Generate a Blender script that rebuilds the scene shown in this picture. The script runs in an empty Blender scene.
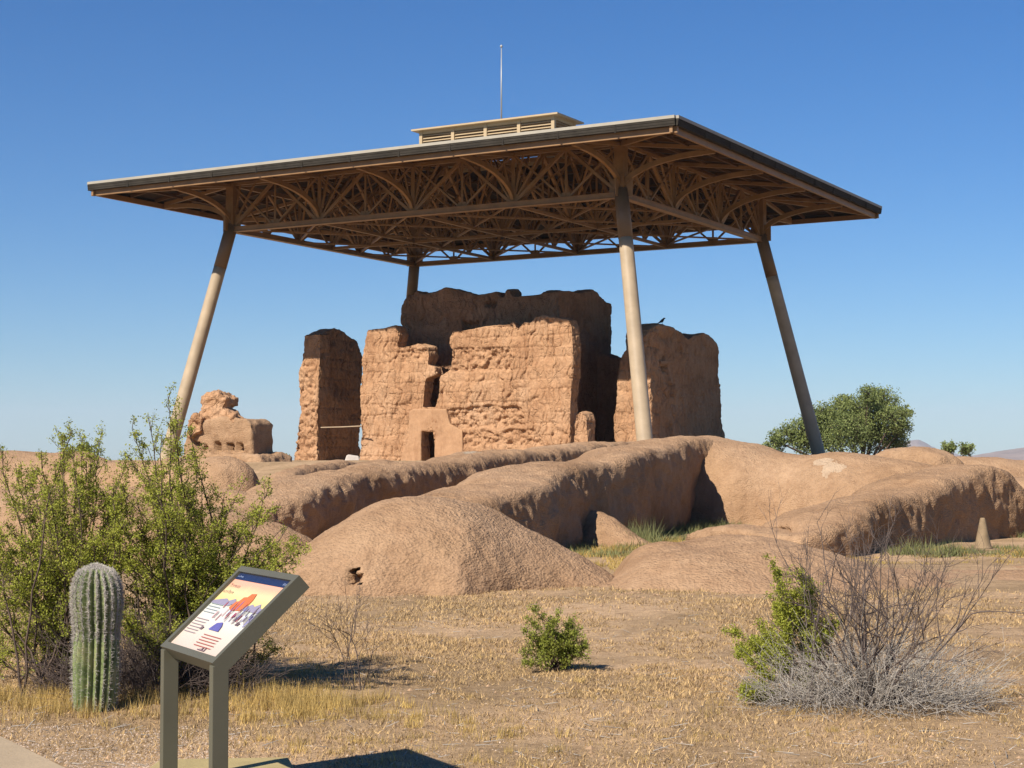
import bpy, math, random
import numpy as np
from mathutils import Vector

random.seed(7)
RNG = np.random.default_rng(11)
S = bpy.context.scene
COL = S.collection

# ------------------------------------------------------------------ camera
F = 1630.0
EYE = 1.65
TH = math.atan(76.0 / F)
cam_d = bpy.data.cameras.new('camera')
cam_d.sensor_width = 36.0
cam_d.lens = F / 1024.0 * 36.0
cam_d.clip_start = 0.1
cam_d.clip_end = 40000
cam = bpy.data.objects.new('camera', cam_d)
cam.location = (0, 0, EYE)
cam.rotation_euler = (math.pi / 2 + TH, 0, 0)
COL.objects.link(cam)
S.camera = cam

# ------------------------------------------------------------------ sun and sky
SUN_EL = math.radians(41.0)
sx, sy = -0.62, -0.785            # horizontal direction towards the sun
w = bpy.data.worlds.new('World')
S.world = w
w.use_nodes = True
nt = w.node_tree
bg = nt.nodes['Background']
sky = nt.nodes.new('ShaderNodeTexSky')
sky.sky_type = 'NISHITA'
sky.sun_disc = False
sky.sun_elevation = SUN_EL
sky.sun_rotation = math.atan2(sx, sy)
sky.altitude = 400
sky.air_density = 1.0
sky.dust_density = 0.2
sky.ozone_density = 1.5
hsv = nt.nodes.new('ShaderNodeHueSaturation')      # a deep, clean desert sky
hsv.inputs['Saturation'].default_value = 1.2
hsv.inputs['Hue'].default_value = 0.507
tn = nt.nodes.new('ShaderNodeMix'); tn.data_type = 'RGBA'; tn.blend_type = 'MULTIPLY'; tn.inputs[0].default_value = 1.0
tn.inputs[7].default_value = (0.66, 0.93, 1.2, 1)
nt.links.new(sky.outputs[0], tn.inputs[6]); nt.links.new(tn.outputs[2], hsv.inputs['Color'])
nt.links.new(hsv.outputs[0], bg.inputs[0])
bg.inputs[1].default_value = 0.050
sd = bpy.data.lights.new('sun', 'SUN')
sd.energy = 5.0
sd.angle = math.radians(0.5)
sd.color = (1.0, 0.93, 0.82)
so = bpy.data.objects.new('sun', sd)
dirv = Vector((sx * math.cos(SUN_EL), sy * math.cos(SUN_EL), math.sin(SUN_EL)))
so.rotation_euler = dirv.to_track_quat('Z', 'Y').to_euler()
so.location = (-20, -20, 40)
COL.objects.link(so)
S.view_settings.view_transform = 'Standard'
S.view_settings.look = 'None'
S.view_settings.exposure = 0.80
S.view_settings.gamma = 1.0

# ------------------------------------------------------------------ helpers
def tag(o, label=None, cat=None, group=None, kind=None):
    if label: o['label'] = label
    if cat: o['category'] = cat
    if group: o['group'] = group
    if kind: o['kind'] = kind
    return o

def empty(name, loc, label=None, cat=None, group=None):
    o = bpy.data.objects.new(name, None)
    o.location = loc
    o.empty_display_size = 0.2
    COL.objects.link(o)
    return tag(o, label, cat, group)

def link(name, me, parent=None, mat=None, origin=None):
    """mesh given in world coordinates; the origin is moved to the parent's (or the given) point"""
    o = bpy.data.objects.new(name, me)
    COL.objects.link(o)
    if mat is not None:
        me.materials.append(mat)
    org = None
    if parent is not None:
        o.parent = parent
        org = world_loc(parent)
    elif origin is not None:
        org = Vector(origin)
        o.location = org
    if org is not None:
        n = len(me.vertices)
        a = np.empty(n * 3, dtype=np.float32)
        me.vertices.foreach_get('co', a)
        a = a.reshape(-1, 3) - np.array(org, dtype=np.float32)
        me.vertices.foreach_set('co', a.ravel())
    return o

def world_loc(o):
    p = Vector((0, 0, 0))
    while o is not None:
        p += o.location
        o = o.parent
    return p

def mesh_np(name, V, Fc, smooth=True, tint=None):
    """V (n,3); Fc (m,k) all the same size k"""
    V = np.asarray(V, dtype=np.float32)
    Fc = np.asarray(Fc, dtype=np.int32)
    me = bpy.data.meshes.new(name)
    m, k = Fc.shape
    me.vertices.add(len(V)); me.vertices.foreach_set('co', V.ravel())
    me.loops.add(m * k); me.loops.foreach_set('vertex_index', Fc.ravel())
    me.polygons.add(m)
    me.polygons.foreach_set('loop_start', np.arange(0, m * k, k, dtype=np.int32))
    me.polygons.foreach_set('loop_total', np.full(m, k, dtype=np.int32))
    me.polygons.foreach_set('use_smooth', np.full(m, smooth, dtype=bool))
    me.update(calc_edges=True)
    if tint is not None:
        at = me.color_attributes.new('tint', 'FLOAT_COLOR', 'POINT')
        c = np.ones((len(V), 4), dtype=np.float32)
        c[:, :3] = tint if np.ndim(tint) == 2 else np.asarray(tint)[:, None]
        at.data.foreach_set('color', c.ravel())
    return me

class MB:
    def __init__(s): s.v = []; s.f = []
    def poly(s, pts, faces):
        b = len(s.v)
        s.v += [tuple(p) for p in pts]
        s.f += [tuple(b + i for i in f) for f in faces]
    def hexa(s, p8):
        s.poly(p8, [(0, 3, 2, 1), (4, 5, 6, 7), (0, 1, 5, 4), (1, 2, 6, 5), (2, 3, 7, 6), (3, 0, 4, 7)])
    def box(s, lo, hi):
        x0, y0, z0 = lo; x1, y1, z1 = hi
        s.hexa([(x0, y0, z0), (x1, y0, z0), (x1, y1, z0), (x0, y1, z0), (x0, y0, z1), (x1, y0, z1), (x1, y1, z1), (x0, y1, z1)])
    def bar(s, a, b, wd, ht=None, up=(0, 0, 1)):
        a = Vector(a); b = Vector(b); ht = ht or wd
        d = (b - a).normalized(); up = Vector(up)
        if abs(d.dot(up)) > 0.98: up = Vector((1, 0, 0))
        r = d.cross(up).normalized(); u = r.cross(d).normalized()
        r *= wd / 2; u *= ht / 2
        s.hexa([a - r - u, a + r - u, a + r + u, a - r + u, b - r - u, b + r - u, b + r + u, b - r + u])
    def tube(s, pts, rad, n=8, cap=True):
        b = len(s.v); pts = [Vector(p) for p in pts]
        N = len(pts)
        for i, p in enumerate(pts):
            d = (pts[min(i + 1, N - 1)] - pts[max(i - 1, 0)]).normalized()
            up = Vector((0, 0, 1)) if abs(d.z) < 0.9 else Vector((1, 0, 0))
            r = d.cross(up).normalized(); u = r.cross(d).normalized()
            R = rad[i] if hasattr(rad, '__len__') else rad
            for k in range(n):
                t = 2 * math.pi * k / n
                s.v.append(tuple(p + r * (R * math.cos(t)) + u * (R * math.sin(t))))
        for i in range(N - 1):
            for k in range(n):
                s.f.append((b + i * n + k, b + i * n + (k + 1) % n, b + (i + 1) * n + (k + 1) % n, b + (i + 1) * n + k))
        if cap:
            s.f.append(tuple(b + k for k in range(n))[::-1])
            s.f.append(tuple(b + (N - 1) * n + k for k in range(n)))
    def lathe(s, c, prof, n=24):
        b = len(s.v)
        for r, z in prof:
            for k in range(n):
                t = 2 * math.pi * k / n
                s.v.append((c[0] + r * math.cos(t), c[1] + r * math.sin(t), c[2] + z))
        for i in range(len(prof) - 1):
            for k in range(n):
                s.f.append((b + i * n + k, b + i * n + (k + 1) % n, b + (i + 1) * n + (k + 1) % n, b + (i + 1) * n + k))
        s.f.append(tuple(b + k for k in range(n))[::-1])
        s.f.append(tuple(b + (len(prof) - 1) * n + k for k in range(n)))
    def build(s, name, mat, parent=None, origin=None, smooth=False, bevel=0):
        me = bpy.data.meshes.new(name)
        me.from_pydata(s.v, [], s.f)
        if smooth:
            me.polygons.foreach_set('use_smooth', [True] * len(me.polygons))
        me.update()
        o = link(name, me, parent, mat, origin)
        if bevel:
            m = o.modifiers.new('bevel', 'BEVEL'); m.width = bevel; m.segments = 2; m.limit_method = 'ANGLE'
        return o

# ---- noise in numpy
_perm = np.random.default_rng(5).permutation(512).astype(np.int64)
def _h(ix, iy, iz):
    return _perm[(_perm[(_perm[ix & 511] + iy) & 511] + iz) & 511]
_g = np.random.default_rng(6).normal(size=(512, 3)); _g /= np.linalg.norm(_g, axis=1)[:, None]
def perlin(P):
    P = np.asarray(P, dtype=np.float64)
    i = np.floor(P).astype(np.int64); f = P - i
    u = f * f * f * (f * (f * 6 - 15) + 10)
    out = 0
    for dx in (0, 1):
        for dy in (0, 1):
            for dz in (0, 1):
                g = _g[_h(i[:, 0] + dx, i[:, 1] + dy, i[:, 2] + dz)]
                d = (g * (f - np.array([dx, dy, dz]))).sum(1)
                wt = (u[:, 0] if dx else 1 - u[:, 0]) * (u[:, 1] if dy else 1 - u[:, 1]) * (u[:, 2] if dz else 1 - u[:, 2])
                out = out + d * wt
    return out * 1.6
def fbm(P, sc, oct=3, gain=0.5):
    P = np.asarray(P) * sc; a = 1; o = 0
    for k in range(oct):
        o = o + a * perlin(P + 17.3 * k); P = P * 2.03; a *= gain
    return o
def worley2(a, b, seed=0):
    """F1, F2 distances and cell id of 2D jittered cells"""
    ia = np.floor(a).astype(np.int64); ib = np.floor(b).astype(np.int64)
    f1 = np.full(a.shape, 9.0); f2 = np.full(a.shape, 9.0); cid = np.zeros(a.shape, dtype=np.int64)
    for da in (-1, 0, 1):
        for db in (-1, 0, 1):
            h = _h(ia + da + seed * 31, ib + db, ia * 0 + seed)
            h2 = _perm[(h + 77) & 511]
            pa = ia + da + 0.1 + 0.8 * h / 511; pb = ib + db + 0.1 + 0.8 * h2 / 511
            d = np.hypot(a - pa, b - pb)
            m = d < f1
            f2 = np.where(m, f1, np.minimum(f2, d)); cid = np.where(m, h, cid); f1 = np.where(m, d, f1)
    return f1, f2, cid
def sm(x, a, b):
    t = np.clip((x - a) / (b - a), 0, 1); return t * t * (3 - 2 * t)

# ---- geometry of the view used only to read off real positions
_c, _s = math.cos(TH), math.sin(TH)
def ray(px, py):
    dx = (px - 512) / F; dy = (384 - py) / F
    return Vector((dx, _c - _s * dy, _s + _c * dy))
def at(px, py, Y):
    d = ray(px, py); t = Y / d.y
    return Vector((d.x * t, Y, EYE + d.z * t))
def grd(px, py, z=0.0):
    d = ray(px, py); t = (z - EYE) / d.z
    return Vector((d.x * t, d.y * t, z))

# ------------------------------------------------------------------ materials
KA = 0.74       # surface colours are a little darker than they look in the sun
def alb(c): return tuple(x * KA for x in c)
def new_mat(name):
    m = bpy.data.materials.new(name); m.use_nodes = True
    n = m.node_tree.nodes; b = n['Principled BSDF']
    return m, m.node_tree, b
def set_spec(b, v):
    b.inputs['Specular IOR Level'].default_value = v
def ramp(nt, stops, fac):
    r = nt.nodes.new('ShaderNodeValToRGB')
    e = r.color_ramp.elements
    while len(e) < len(stops): e.new(0.5)
    for k, (p, c) in enumerate(stops):
        e[k].position = p; e[k].color = (*c, 1)
    nt.links.new(fac, r.inputs[0]); return r
def noise(nt, co, scale, detail=4, rough=0.55, dist=0):
    n = nt.nodes.new('ShaderNodeTexNoise'); n.inputs['Scale'].default_value = scale
    n.inputs['Detail'].default_value = detail; n.inputs['Roughness'].default_value = rough
    n.inputs['Distortion'].default_value = dist
    nt.links.new(co, n.inputs['Vector']); return n
def mixc(nt, fac, a, b, mode='MIX'):
    m = nt.nodes.new('ShaderNodeMix'); m.data_type = 'RGBA'; m.blend_type = mode
    if isinstance(fac, float): m.inputs[0].default_value = fac
    else: nt.links.new(fac, m.inputs[0])
    for i, x in ((6, a), (7, b)):
        if isinstance(x, tuple): m.inputs[i].default_value = (*x, 1)
        else: nt.links.new(x, m.inputs[i])
    return m.outputs[2]
def math_n(nt, op, a, b=None):
    m = nt.nodes.new('ShaderNodeMath'); m.operation = op
    for i, x in enumerate((a, b)):
        if x is None: continue
        if isinstance(x, (int, float)): m.inputs[i].default_value = x
        else: nt.links.new(x, m.inputs[i])
    return m.outputs[0]
def bump(nt, b, h, strength, dist):
    n = nt.nodes.new('ShaderNodeBump'); n.inputs['Strength'].default_value = strength
    n.inputs['Distance'].default_value = dist
    nt.links.new(h, n.inputs['Height']); nt.links.new(n.outputs[0], b.inputs['Normal'])
def wcoord(nt):
    g = nt.nodes.new('ShaderNodeNewGeometry'); return g.outputs['Position']

def mat_adobe(name, base, dark, light, pit_scale=22.0, pit=0.5, dist=0.03, patch=None, cracks=False):
    m, nt, b = new_mat(name); co = wcoord(nt); base, dark, light = alb(base), alb(dark), alb(light)
    n1 = noise(nt, co, 0.55, 6, 0.6); n2 = noise(nt, co, 6.0, 5, 0.65)
    c1 = ramp(nt, [(0.3, dark), (0.5, base), (0.72, light)], n1.outputs[0]).outputs[0]
    c2 = mixc(nt, 0.55, c1, ramp(nt, [(0.3, (0.72, 0.70, 0.68)), (0.6, (1, 1, 1)), (0.8, (1.12, 1.1, 1.06))], n2.outputs[0]).outputs[0], 'MULTIPLY')
    n3 = noise(nt, co, 60, 3, 0.7)
    c2 = mixc(nt, 0.5, c2, ramp(nt, [(0.3, (0.7, 0.68, 0.66)), (0.6, (1.08, 1.08, 1.08))], n3.outputs[0]).outputs[0], 'MULTIPLY')
    if patch:
        for (ctr, rad, colr) in patch:
            vm = nt.nodes.new('ShaderNodeVectorMath'); vm.operation = 'DISTANCE'
            nt.links.new(co, vm.inputs[0]); vm.inputs[1].default_value = ctr
            ns = noise(nt, co, 2.2, 4, 0.6)
            d = math_n(nt, 'ADD', vm.outputs['Value'], math_n(nt, 'MULTIPLY', math_n(nt, 'SUBTRACT', ns.outputs[0], 0.5), 2.4 * rad))
            f = nt.nodes.new('ShaderNodeMapRange'); f.inputs[1].default_value = rad; f.inputs[2].default_value = rad * 0.93
            nt.links.new(d, f.inputs[0])
            c2 = mixc(nt, f.outputs[0], c2, alb(colr))
    ms = nt.nodes.new('ShaderNodeMapping'); ms.inputs['Scale'].default_value = (1, 1, 0.22); nt.links.new(co, ms.inputs[0])
    st = noise(nt, ms.outputs[0], 3.2, 5, 0.7)      # rain streaks
    c2 = mixc(nt, 0.6, c2, ramp(nt, [(0.34, (0.80, 0.76, 0.74)), (0.52, (1, 1, 1)), (0.72, (1.07, 1.07, 1.05))], st.outputs[0]).outputs[0], 'MULTIPLY')
    nt.links.new(c2, b.inputs['Base Color'])
    b.inputs['Roughness'].default_value = 0.95; set_spec(b, 0.12)
    mp = nt.nodes.new('ShaderNodeMapping'); mp.inputs['Scale'].default_value = (1, 1, 1.7)
    nt.links.new(co, mp.inputs[0])
    v = nt.nodes.new('ShaderNodeTexVoronoi'); v.inputs['Scale'].default_value = pit_scale
    nw = noise(nt, mp.outputs[0], pit_scale * 0.55, 5, 0.6, 0.4)
    nt.links.new(mp.outputs[0], v.inputs['Vector'])
    h = math_n(nt, 'ADD', math_n(nt, 'MULTIPLY', v.outputs['Distance'], 0.35), nw.outputs[0])
    pm = ramp(nt, [(0.35, (.55, .55, .55)), (0.62, (1, 1, 1))], noise(nt, co, 0.9, 4, 0.6).outputs[0])
    h = math_n(nt, 'MULTIPLY', h, pm.outputs[0])
    if cracks:
        wn = noise(nt, co, 1.3, 3, 0.6)
        va = nt.nodes.new('ShaderNodeVectorMath'); va.operation = 'SCALE'; nt.links.new(wn.outputs['Color'], va.inputs[0]); va.inputs['Scale'].default_value = 0.5
        vb = nt.nodes.new('ShaderNodeVectorMath'); vb.operation = 'ADD'; nt.links.new(co, vb.inputs[0]); nt.links.new(va.outputs[0], vb.inputs[1])
        for sc_, zz_, wd_, st_ in ((1.9, 0.45, 0.04, 3.0), (4.2, 0.6, 0.05, 1.2), (1.0, 1.6, 0.03, 1.4)):
            mq = nt.nodes.new('ShaderNodeMapping'); mq.inputs['Scale'].default_value = (1, 1, zz_); nt.links.new(vb.outputs[0], mq.inputs[0])
            ve = nt.nodes.new('ShaderNodeTexVoronoi'); ve.feature = 'DISTANCE_TO_EDGE'; ve.inputs['Scale'].default_value = sc_
            nt.links.new(mq.outputs[0], ve.inputs['Vector'])
            mr = nt.nodes.new('ShaderNodeMapRange'); mr.inputs[1].default_value = 0; mr.inputs[2].default_value = wd_; mr.inputs[3].default_value = -st_ * .5; mr.inputs[4].default_value = 0
            nt.links.new(ve.outputs['Distance'], mr.inputs[0])
            mk = nt.nodes.new('ShaderNodeMapRange'); mk.inputs[1].default_value = .42; mk.inputs[2].default_value = .56
            nt.links.new(noise(nt, co, .8 * sc_, 2, .5).outputs[0], mk.inputs[0])
            h = math_n(nt, 'ADD', h, math_n(nt, 'MULTIPLY', mr.outputs[0], mk.outputs[0]))
    bump(nt, b, h, pit, dist)
    return m

def mat_plain(name, col, rough=0.6, spec=0.3, var=0.15, scale=3.0, metal=0.0, bumpy=0.0):
    m, nt, b = new_mat(name); co = wcoord(nt); col = alb(col)
    n1 = noise(nt, co, scale, 5, 0.6)
    lo = tuple(x * (1 - var) for x in col); hi = tuple(min(1, x * (1 + var)) for x in col)
    nt.links.new(ramp(nt, [(0.3, lo), (0.7, hi)], n1.outputs[0]).outputs[0], b.inputs['Base Color'])
    b.inputs['Roughness'].default_value = rough; set_spec(b, spec); b.inputs['Metallic'].default_value = metal
    if bumpy: bump(nt, b, noise(nt, co, scale * 12, 4, 0.6).outputs[0], bumpy, 0.01)
    return m

def mat_leaf(name, col, rough=0.6, trans=0.35):
    m, nt, b = new_mat(name)
    a = nt.nodes.new('ShaderNodeAttribute'); a.attribute_name = 'tint'
    c = mixc(nt, 1.0, alb(col), a.outputs['Color'], 'MULTIPLY')
    nt.links.new(c, b.inputs['Base Color']); b.inputs['Roughness'].default_value = rough; set_spec(b, 0.25)
    if trans:
        t = nt.nodes.new('ShaderNodeBsdfTranslucent'); nt.links.new(c, t.inputs[0])
        mx = nt.nodes.new('ShaderNodeMixShader'); mx.inputs[0].default_value = trans
        nt.links.new(b.outputs[0], mx.inputs[1]); nt.links.new(t.outputs[0], mx.inputs[2])
        nt.links.new(mx.outputs[0], nt.nodes['Material Output'].inputs[0])
    return m

PALE = (0.54, 0.39, 0.26)
pA = at(833, 478, 39.7)
pB = at(470, 462, 45.0)
pB2 = at(487, 464, 46.0)
M_mound = mat_adobe('adobe_plaster', (0.465, 0.29, 0.168), (0.385, 0.232, 0.128), (0.525, 0.34, 0.206), 24, 1.0, 0.055,
                    patch=[(tuple(pA), 0.40, PALE), (tuple(at(824, 467, 40.0)), 0.26, PALE), (tuple(pB), 0.35, (0.46, 0.36, 0.26)), (tuple(pB2), 0.35, (0.46, 0.36, 0.26))])
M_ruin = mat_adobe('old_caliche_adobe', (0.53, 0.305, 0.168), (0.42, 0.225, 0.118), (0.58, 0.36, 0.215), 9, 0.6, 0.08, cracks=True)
M_ruin_top = mat_adobe('darker_adobe', (0.37, 0.205, 0.118), (0.28, 0.15, 0.085), (0.43, 0.25, 0.15), 9, 0.7, 0.10, cracks=True)  # darker adobe tone for the core and link walls
M_plaster = mat_adobe('smooth_plaster', (0.51, 0.30, 0.168), (0.45, 0.26, 0.145), (0.55, 0.335, 0.195), 30, 0.25, 0.02)
M_steel = mat_plain('brown_painted_steel', (0.30, 0.165, 0.070), 0.5, 0.35, 0.18, 1.3)
M_colshadow = mat_plain('painted_eave_shadow', (0.20, 0.125, 0.07), 0.5, 0.35, 0.12, 1.3)  # the roof's shadow on the column tops, put into the colour
M_column = mat_plain('tan_painted_column', (0.46, 0.35, 0.23), 0.5, 0.3, 0.14, 1.1)
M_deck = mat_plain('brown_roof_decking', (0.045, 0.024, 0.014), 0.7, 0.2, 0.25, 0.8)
M_rafter = mat_plain('dark_brown_rafter', (0.12, 0.062, 0.030), 0.6, 0.2, 0.2, 1.0)
M_rooftop = mat_plain('pale_roof_sheet', (0.40, 0.36, 0.29), 0.6, 0.3, 0.1, 0.8)
M_gutter = mat_plain('dark_gutter_metal', (0.045, 0.038, 0.030), 0.85, 0.1, 0.25, 1.5)
M_monitor = mat_plain('buff_painted_louvre', (0.50, 0.37, 0.22), 0.6, 0.3, 0.08, 1.0)
M_rod = mat_plain('galvanised_rod', (0.45, 0.43, 0.40), 0.45, 0.5, 0.1, 1.0, 0.3)
M_dark = mat_plain('dark_soil', (0.05, 0.035, 0.022), 0.9, 0.1)
M_signmetal = mat_plain('grey_brown_sign_metal', (0.115, 0.108, 0.075), 0.45, 0.35, 0.06, 4.0)
M_pad = mat_plain('buff_concrete', (0.46, 0.36, 0.17), 0.85, 0.2, 0.12, 6.0, 0, 0.4)
M_path = mat_plain('concrete_path', (0.46, 0.35, 0.23), 0.9, 0.2, 0.1, 3.0, 0, 0.4)
M_bark = mat_plain('creosote_bark', (0.12, 0.085, 0.065), 0.9, 0.1, 0.3, 20.0)
M_barkgrey = mat_plain('grey_dead_wood', (0.50, 0.45, 0.39), 0.9, 0.1, 0.35, 9.0)
M_barkdark = mat_plain('dark_dead_wood', (0.15, 0.115, 0.10), 0.9, 0.1, 0.35, 9.0)
M_leaf = mat_leaf('creosote_leaf', (0.38, 0.40, 0.06))
M_leafg = mat_leaf('green_leaf', (0.28, 0.31, 0.06))
M_mesq = mat_leaf('mesquite_leaf', (0.25, 0.30, 0.11))
M_straw = mat_leaf('straw', (0.72, 0.52, 0.19), 0.7, 0.3)
M_stub = mat_leaf('dry_stubble', (0.52, 0.38, 0.225), 0.8, 0.2)
M_herb = mat_leaf('ground_herb', (0.22, 0.22, 0.10), 0.8, 0.2)

# ------------------------------------------------------------------ shelter / great house local frame
C0 = Vector((-0.6, 101.0, 0))
U = Vector((0.868, -0.497, 0)).normalized()
W = Vector((-U.y, U.x, 0))                       # inward (away from the camera)
def L(u, v, z): return C0 + U * u + W * v + Vector((0, 0, z))
def on_v(px, py, v):                             # (u, z) where the view through a pixel meets the upright plane v
    d = ray(px, py); o = Vector((0, 0, EYE)) - C0
    t = (v - o.dot(W)) / d.dot(W)
    p = o + d * t
    return p.dot(U), p.z
def on_u(px, py, u):
    d = ray(px, py); o = Vector((0, 0, EYE)) - C0
    t = (u - o.dot(U)) / d.dot(U)
    p = o + d * t
    return p.dot(W), p.z

PLAT = 1.6
def terr(x, y):
    x = np.asarray(x, float); y = np.asarray(y, float)
    q = np.stack([x, y, x * 0], -1).reshape(-1, 3)
    n = (0.05 * fbm(q, 0.22, 3) + 0.012 * fbm(q + 9, 1.6, 2)).reshape(x.shape)
    r = np.hypot(x, y - 92)
    plat = PLAT * (1 - sm(r, 31, 50))
    n2 = 0.02 * fbm(q, 3.1, 2).reshape(x.shape)
    near = 1 - sm(y, 9.0, 10.5)
    z = n * (0.35 + 0.65 * sm(y, 10, 14)) * 1.0 + n2 * (1 - near) + plat
    far = sm(np.hypot(x, y), 150, 400)
    return z * (1 - far)
def tz(x, y): return float(terr(np.array([x]), np.array([y]))[0])

# ------------------------------------------------------------------ ground
def build_ground():
    ys = [-60, -30, -12, -4, 2]; y = 4.0
    while y < 12000:
        ys.append(y); y += max(0.10, y * 0.011) if y < 60 else y * 0.03
    ys = np.array(ys + [14000.0])
    t = np.linspace(-1, 1, 301)
    k = np.sign(t) * (np.abs(t) ** 1.6)
    halfw = np.maximum(14.0, np.abs(ys) * 1.2 + 8)
    X = k[None, :] * halfw[:, None]; Y = np.repeat(ys[:, None], len(t), 1)
    Z = terr(X, Y)
    V = np.stack([X, Y, Z], -1).reshape(-1, 3)
    n, m = X.shape
    i = np.arange(n - 1)[:, None] * m + np.arange(m - 1)[None, :]
    Fc = np.stack([i, i + 1, i + m + 1, i + m], -1).reshape(-1, 4)
    m_, nt, b = new_mat('desert_ground'); co = wcoord(nt)
    n1 = noise(nt, co, 0.45, 7, 0.62, 0.5); n2 = noise(nt, co, 7, 6, 0.7); n3 = noise(nt, co, 55, 4, 0.75)
    c = ramp(nt, [(0.34, (0.29, 0.197, 0.11)), (0.5, (0.385, 0.262, 0.152)), (0.62, (0.48, 0.325, 0.195))], n1.outputs[0]).outputs[0]
    c = mixc(nt, 0.7, c, ramp(nt, [(0.32, (0.55, 0.52, 0.48)), (0.55, (1, 1, 1)), (0.75, (1.15, 1.12, 1.05))], n2.outputs[0]).outputs[0], 'MULTIPLY')
    c = mixc(nt, 0.75, c, ramp(nt, [(0.35, (0.55, 0.52, 0.50)), (0.52, (1, 1, 1)), (0.7, (1.25, 1.2, 1.12))], n3.outputs[0]).outputs[0], 'MULTIPLY')
    nt.links.new(c, b.inputs['Base Color']); b.inputs['Roughness'].default_value = 0.95; set_spec(b, 0.1)
    bump(nt, b, math_n(nt, 'ADD', n2.outputs[0], math_n(nt, 'MULTIPLY', n3.outputs[0], 0.5)), 0.8, 0.035)
    o = link('ground', mesh_np('ground', V, Fc), None, m_)
    tag(o, kind='structure')
build_ground()

# distant hills
def hills():
    # ridge lines at their real distance: (px, height in px)
    mb_v = []; D = 7000.0
    def ridge(name, D, pts, seed):
        xs = np.linspace(pts[0][0], pts[-1][0], 140)
        hh = np.interp(xs, [p[0] for p in pts], [p[1] for p in pts])
        X = (xs - 512) * D / F; H = hh * D / F
        rows = []
        J = 26
        for j in range(J):
            s = j / (J - 1)
            prof = math.sin(math.pi * s) ** 0.9 if 0 < s < 1 else 0
            Yj = D + (s - 0.5) * 2400
            q = np.stack([X / 300, X * 0 + s * 7, X * 0 + seed], -1)
            z = H * prof * (1 + 0.28 * fbm(q, 1.0, 4)) - 2
            rows.append(np.stack([X * (Yj / D), X * 0 + Yj, z], -1))
        V = np.concatenate(rows); m = len(xs)
        i = np.arange(J - 1)[:, None] * m + np.arange(m - 1)[None, :]
        return V, np.stack([i, i + 1, i + m + 1, i + m], -1).reshape(-1, 4)
    V1, F1 = ridge('a', 7000.0, [(930, 0), (960, 3), (990, 8), (1010, 11), (1040, 17), (1090, 24), (1200, 30), (1400, 12), (1500, 0)], 1)
    V2, F2 = ridge('b', 9000.0, [(860, 0), (885, 9), (905, 18), (918, 19), (935, 12), (965, 4), (1000, 0)], 4)
    V3, F3 = ridge('c', 9000.0, [(-700, 0), (-300, 14), (-150, 6), (-60, 0)], 8)
    V = np.concatenate([V1, V2, V3]); Fc = np.concatenate([F1, F2 + len(V1), F3 + len(V1) + len(V2)])
    m, nt, b = new_mat('desert_hill'); co = wcoord(nt)
    nt.links.new(ramp(nt, [(0.35, (0.16, 0.11, 0.085)), (0.65, (0.27, 0.19, 0.15))], noise(nt, co, 0.006, 6, 0.65).outputs[0]).outputs[0], b.inputs['Base Color'])
    b.inputs['Roughness'].default_value = 1.0; set_spec(b, 0)
    tag(link('hills', mesh_np('hills', V, Fc), None, m), kind='structure')
hills()

# concrete path corner, lower left
a = grd(-8, 737); b_ = grd(62, 772)
d = (b_ - a).normalized(); nrm = Vector((-d.y, d.x, 0))
mb = MB()
p0 = a - d * 6; p1 = b_ + d * 3
q = [p0, p1, p1 - nrm * 1.9, p0 - nrm * 1.9]
if (q[2].y > q[1].y): q = [p0, p1, p1 + nrm * 1.9, p0 + nrm * 1.9]
mb.hexa([(p.x, p.y, -0.1) for p in q] + [(p.x, p.y, 0.03) for p in q])
tag(mb.build('path', M_path), kind='structure')

# ------------------------------------------------------------------ low eroded compound walls
LOW = 'low eroded adobe walls of the compound'
def catmull(P, n):
    P = np.asarray(P, float)
    Q = np.vstack([2 * P[0] - P[1], P, 2 * P[-1] - P[-2]])
    out = []
    for i in range(1, len(Q) - 2):
        t = np.linspace(0, 1, n, endpoint=False)[:, None]
        p0, p1, p2, p3 = Q[i - 1], Q[i], Q[i + 1], Q[i + 2]
        out.append(0.5 * (2 * p1 + (p2 - p0) * t + (2 * p0 - 5 * p1 + 4 * p2 - p3) * t ** 2 + (3 * p1 - p0 - 3 * p2 + p3) * t ** 3))
    out.append(P[-1:]); return np.vstack(out)

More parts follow.
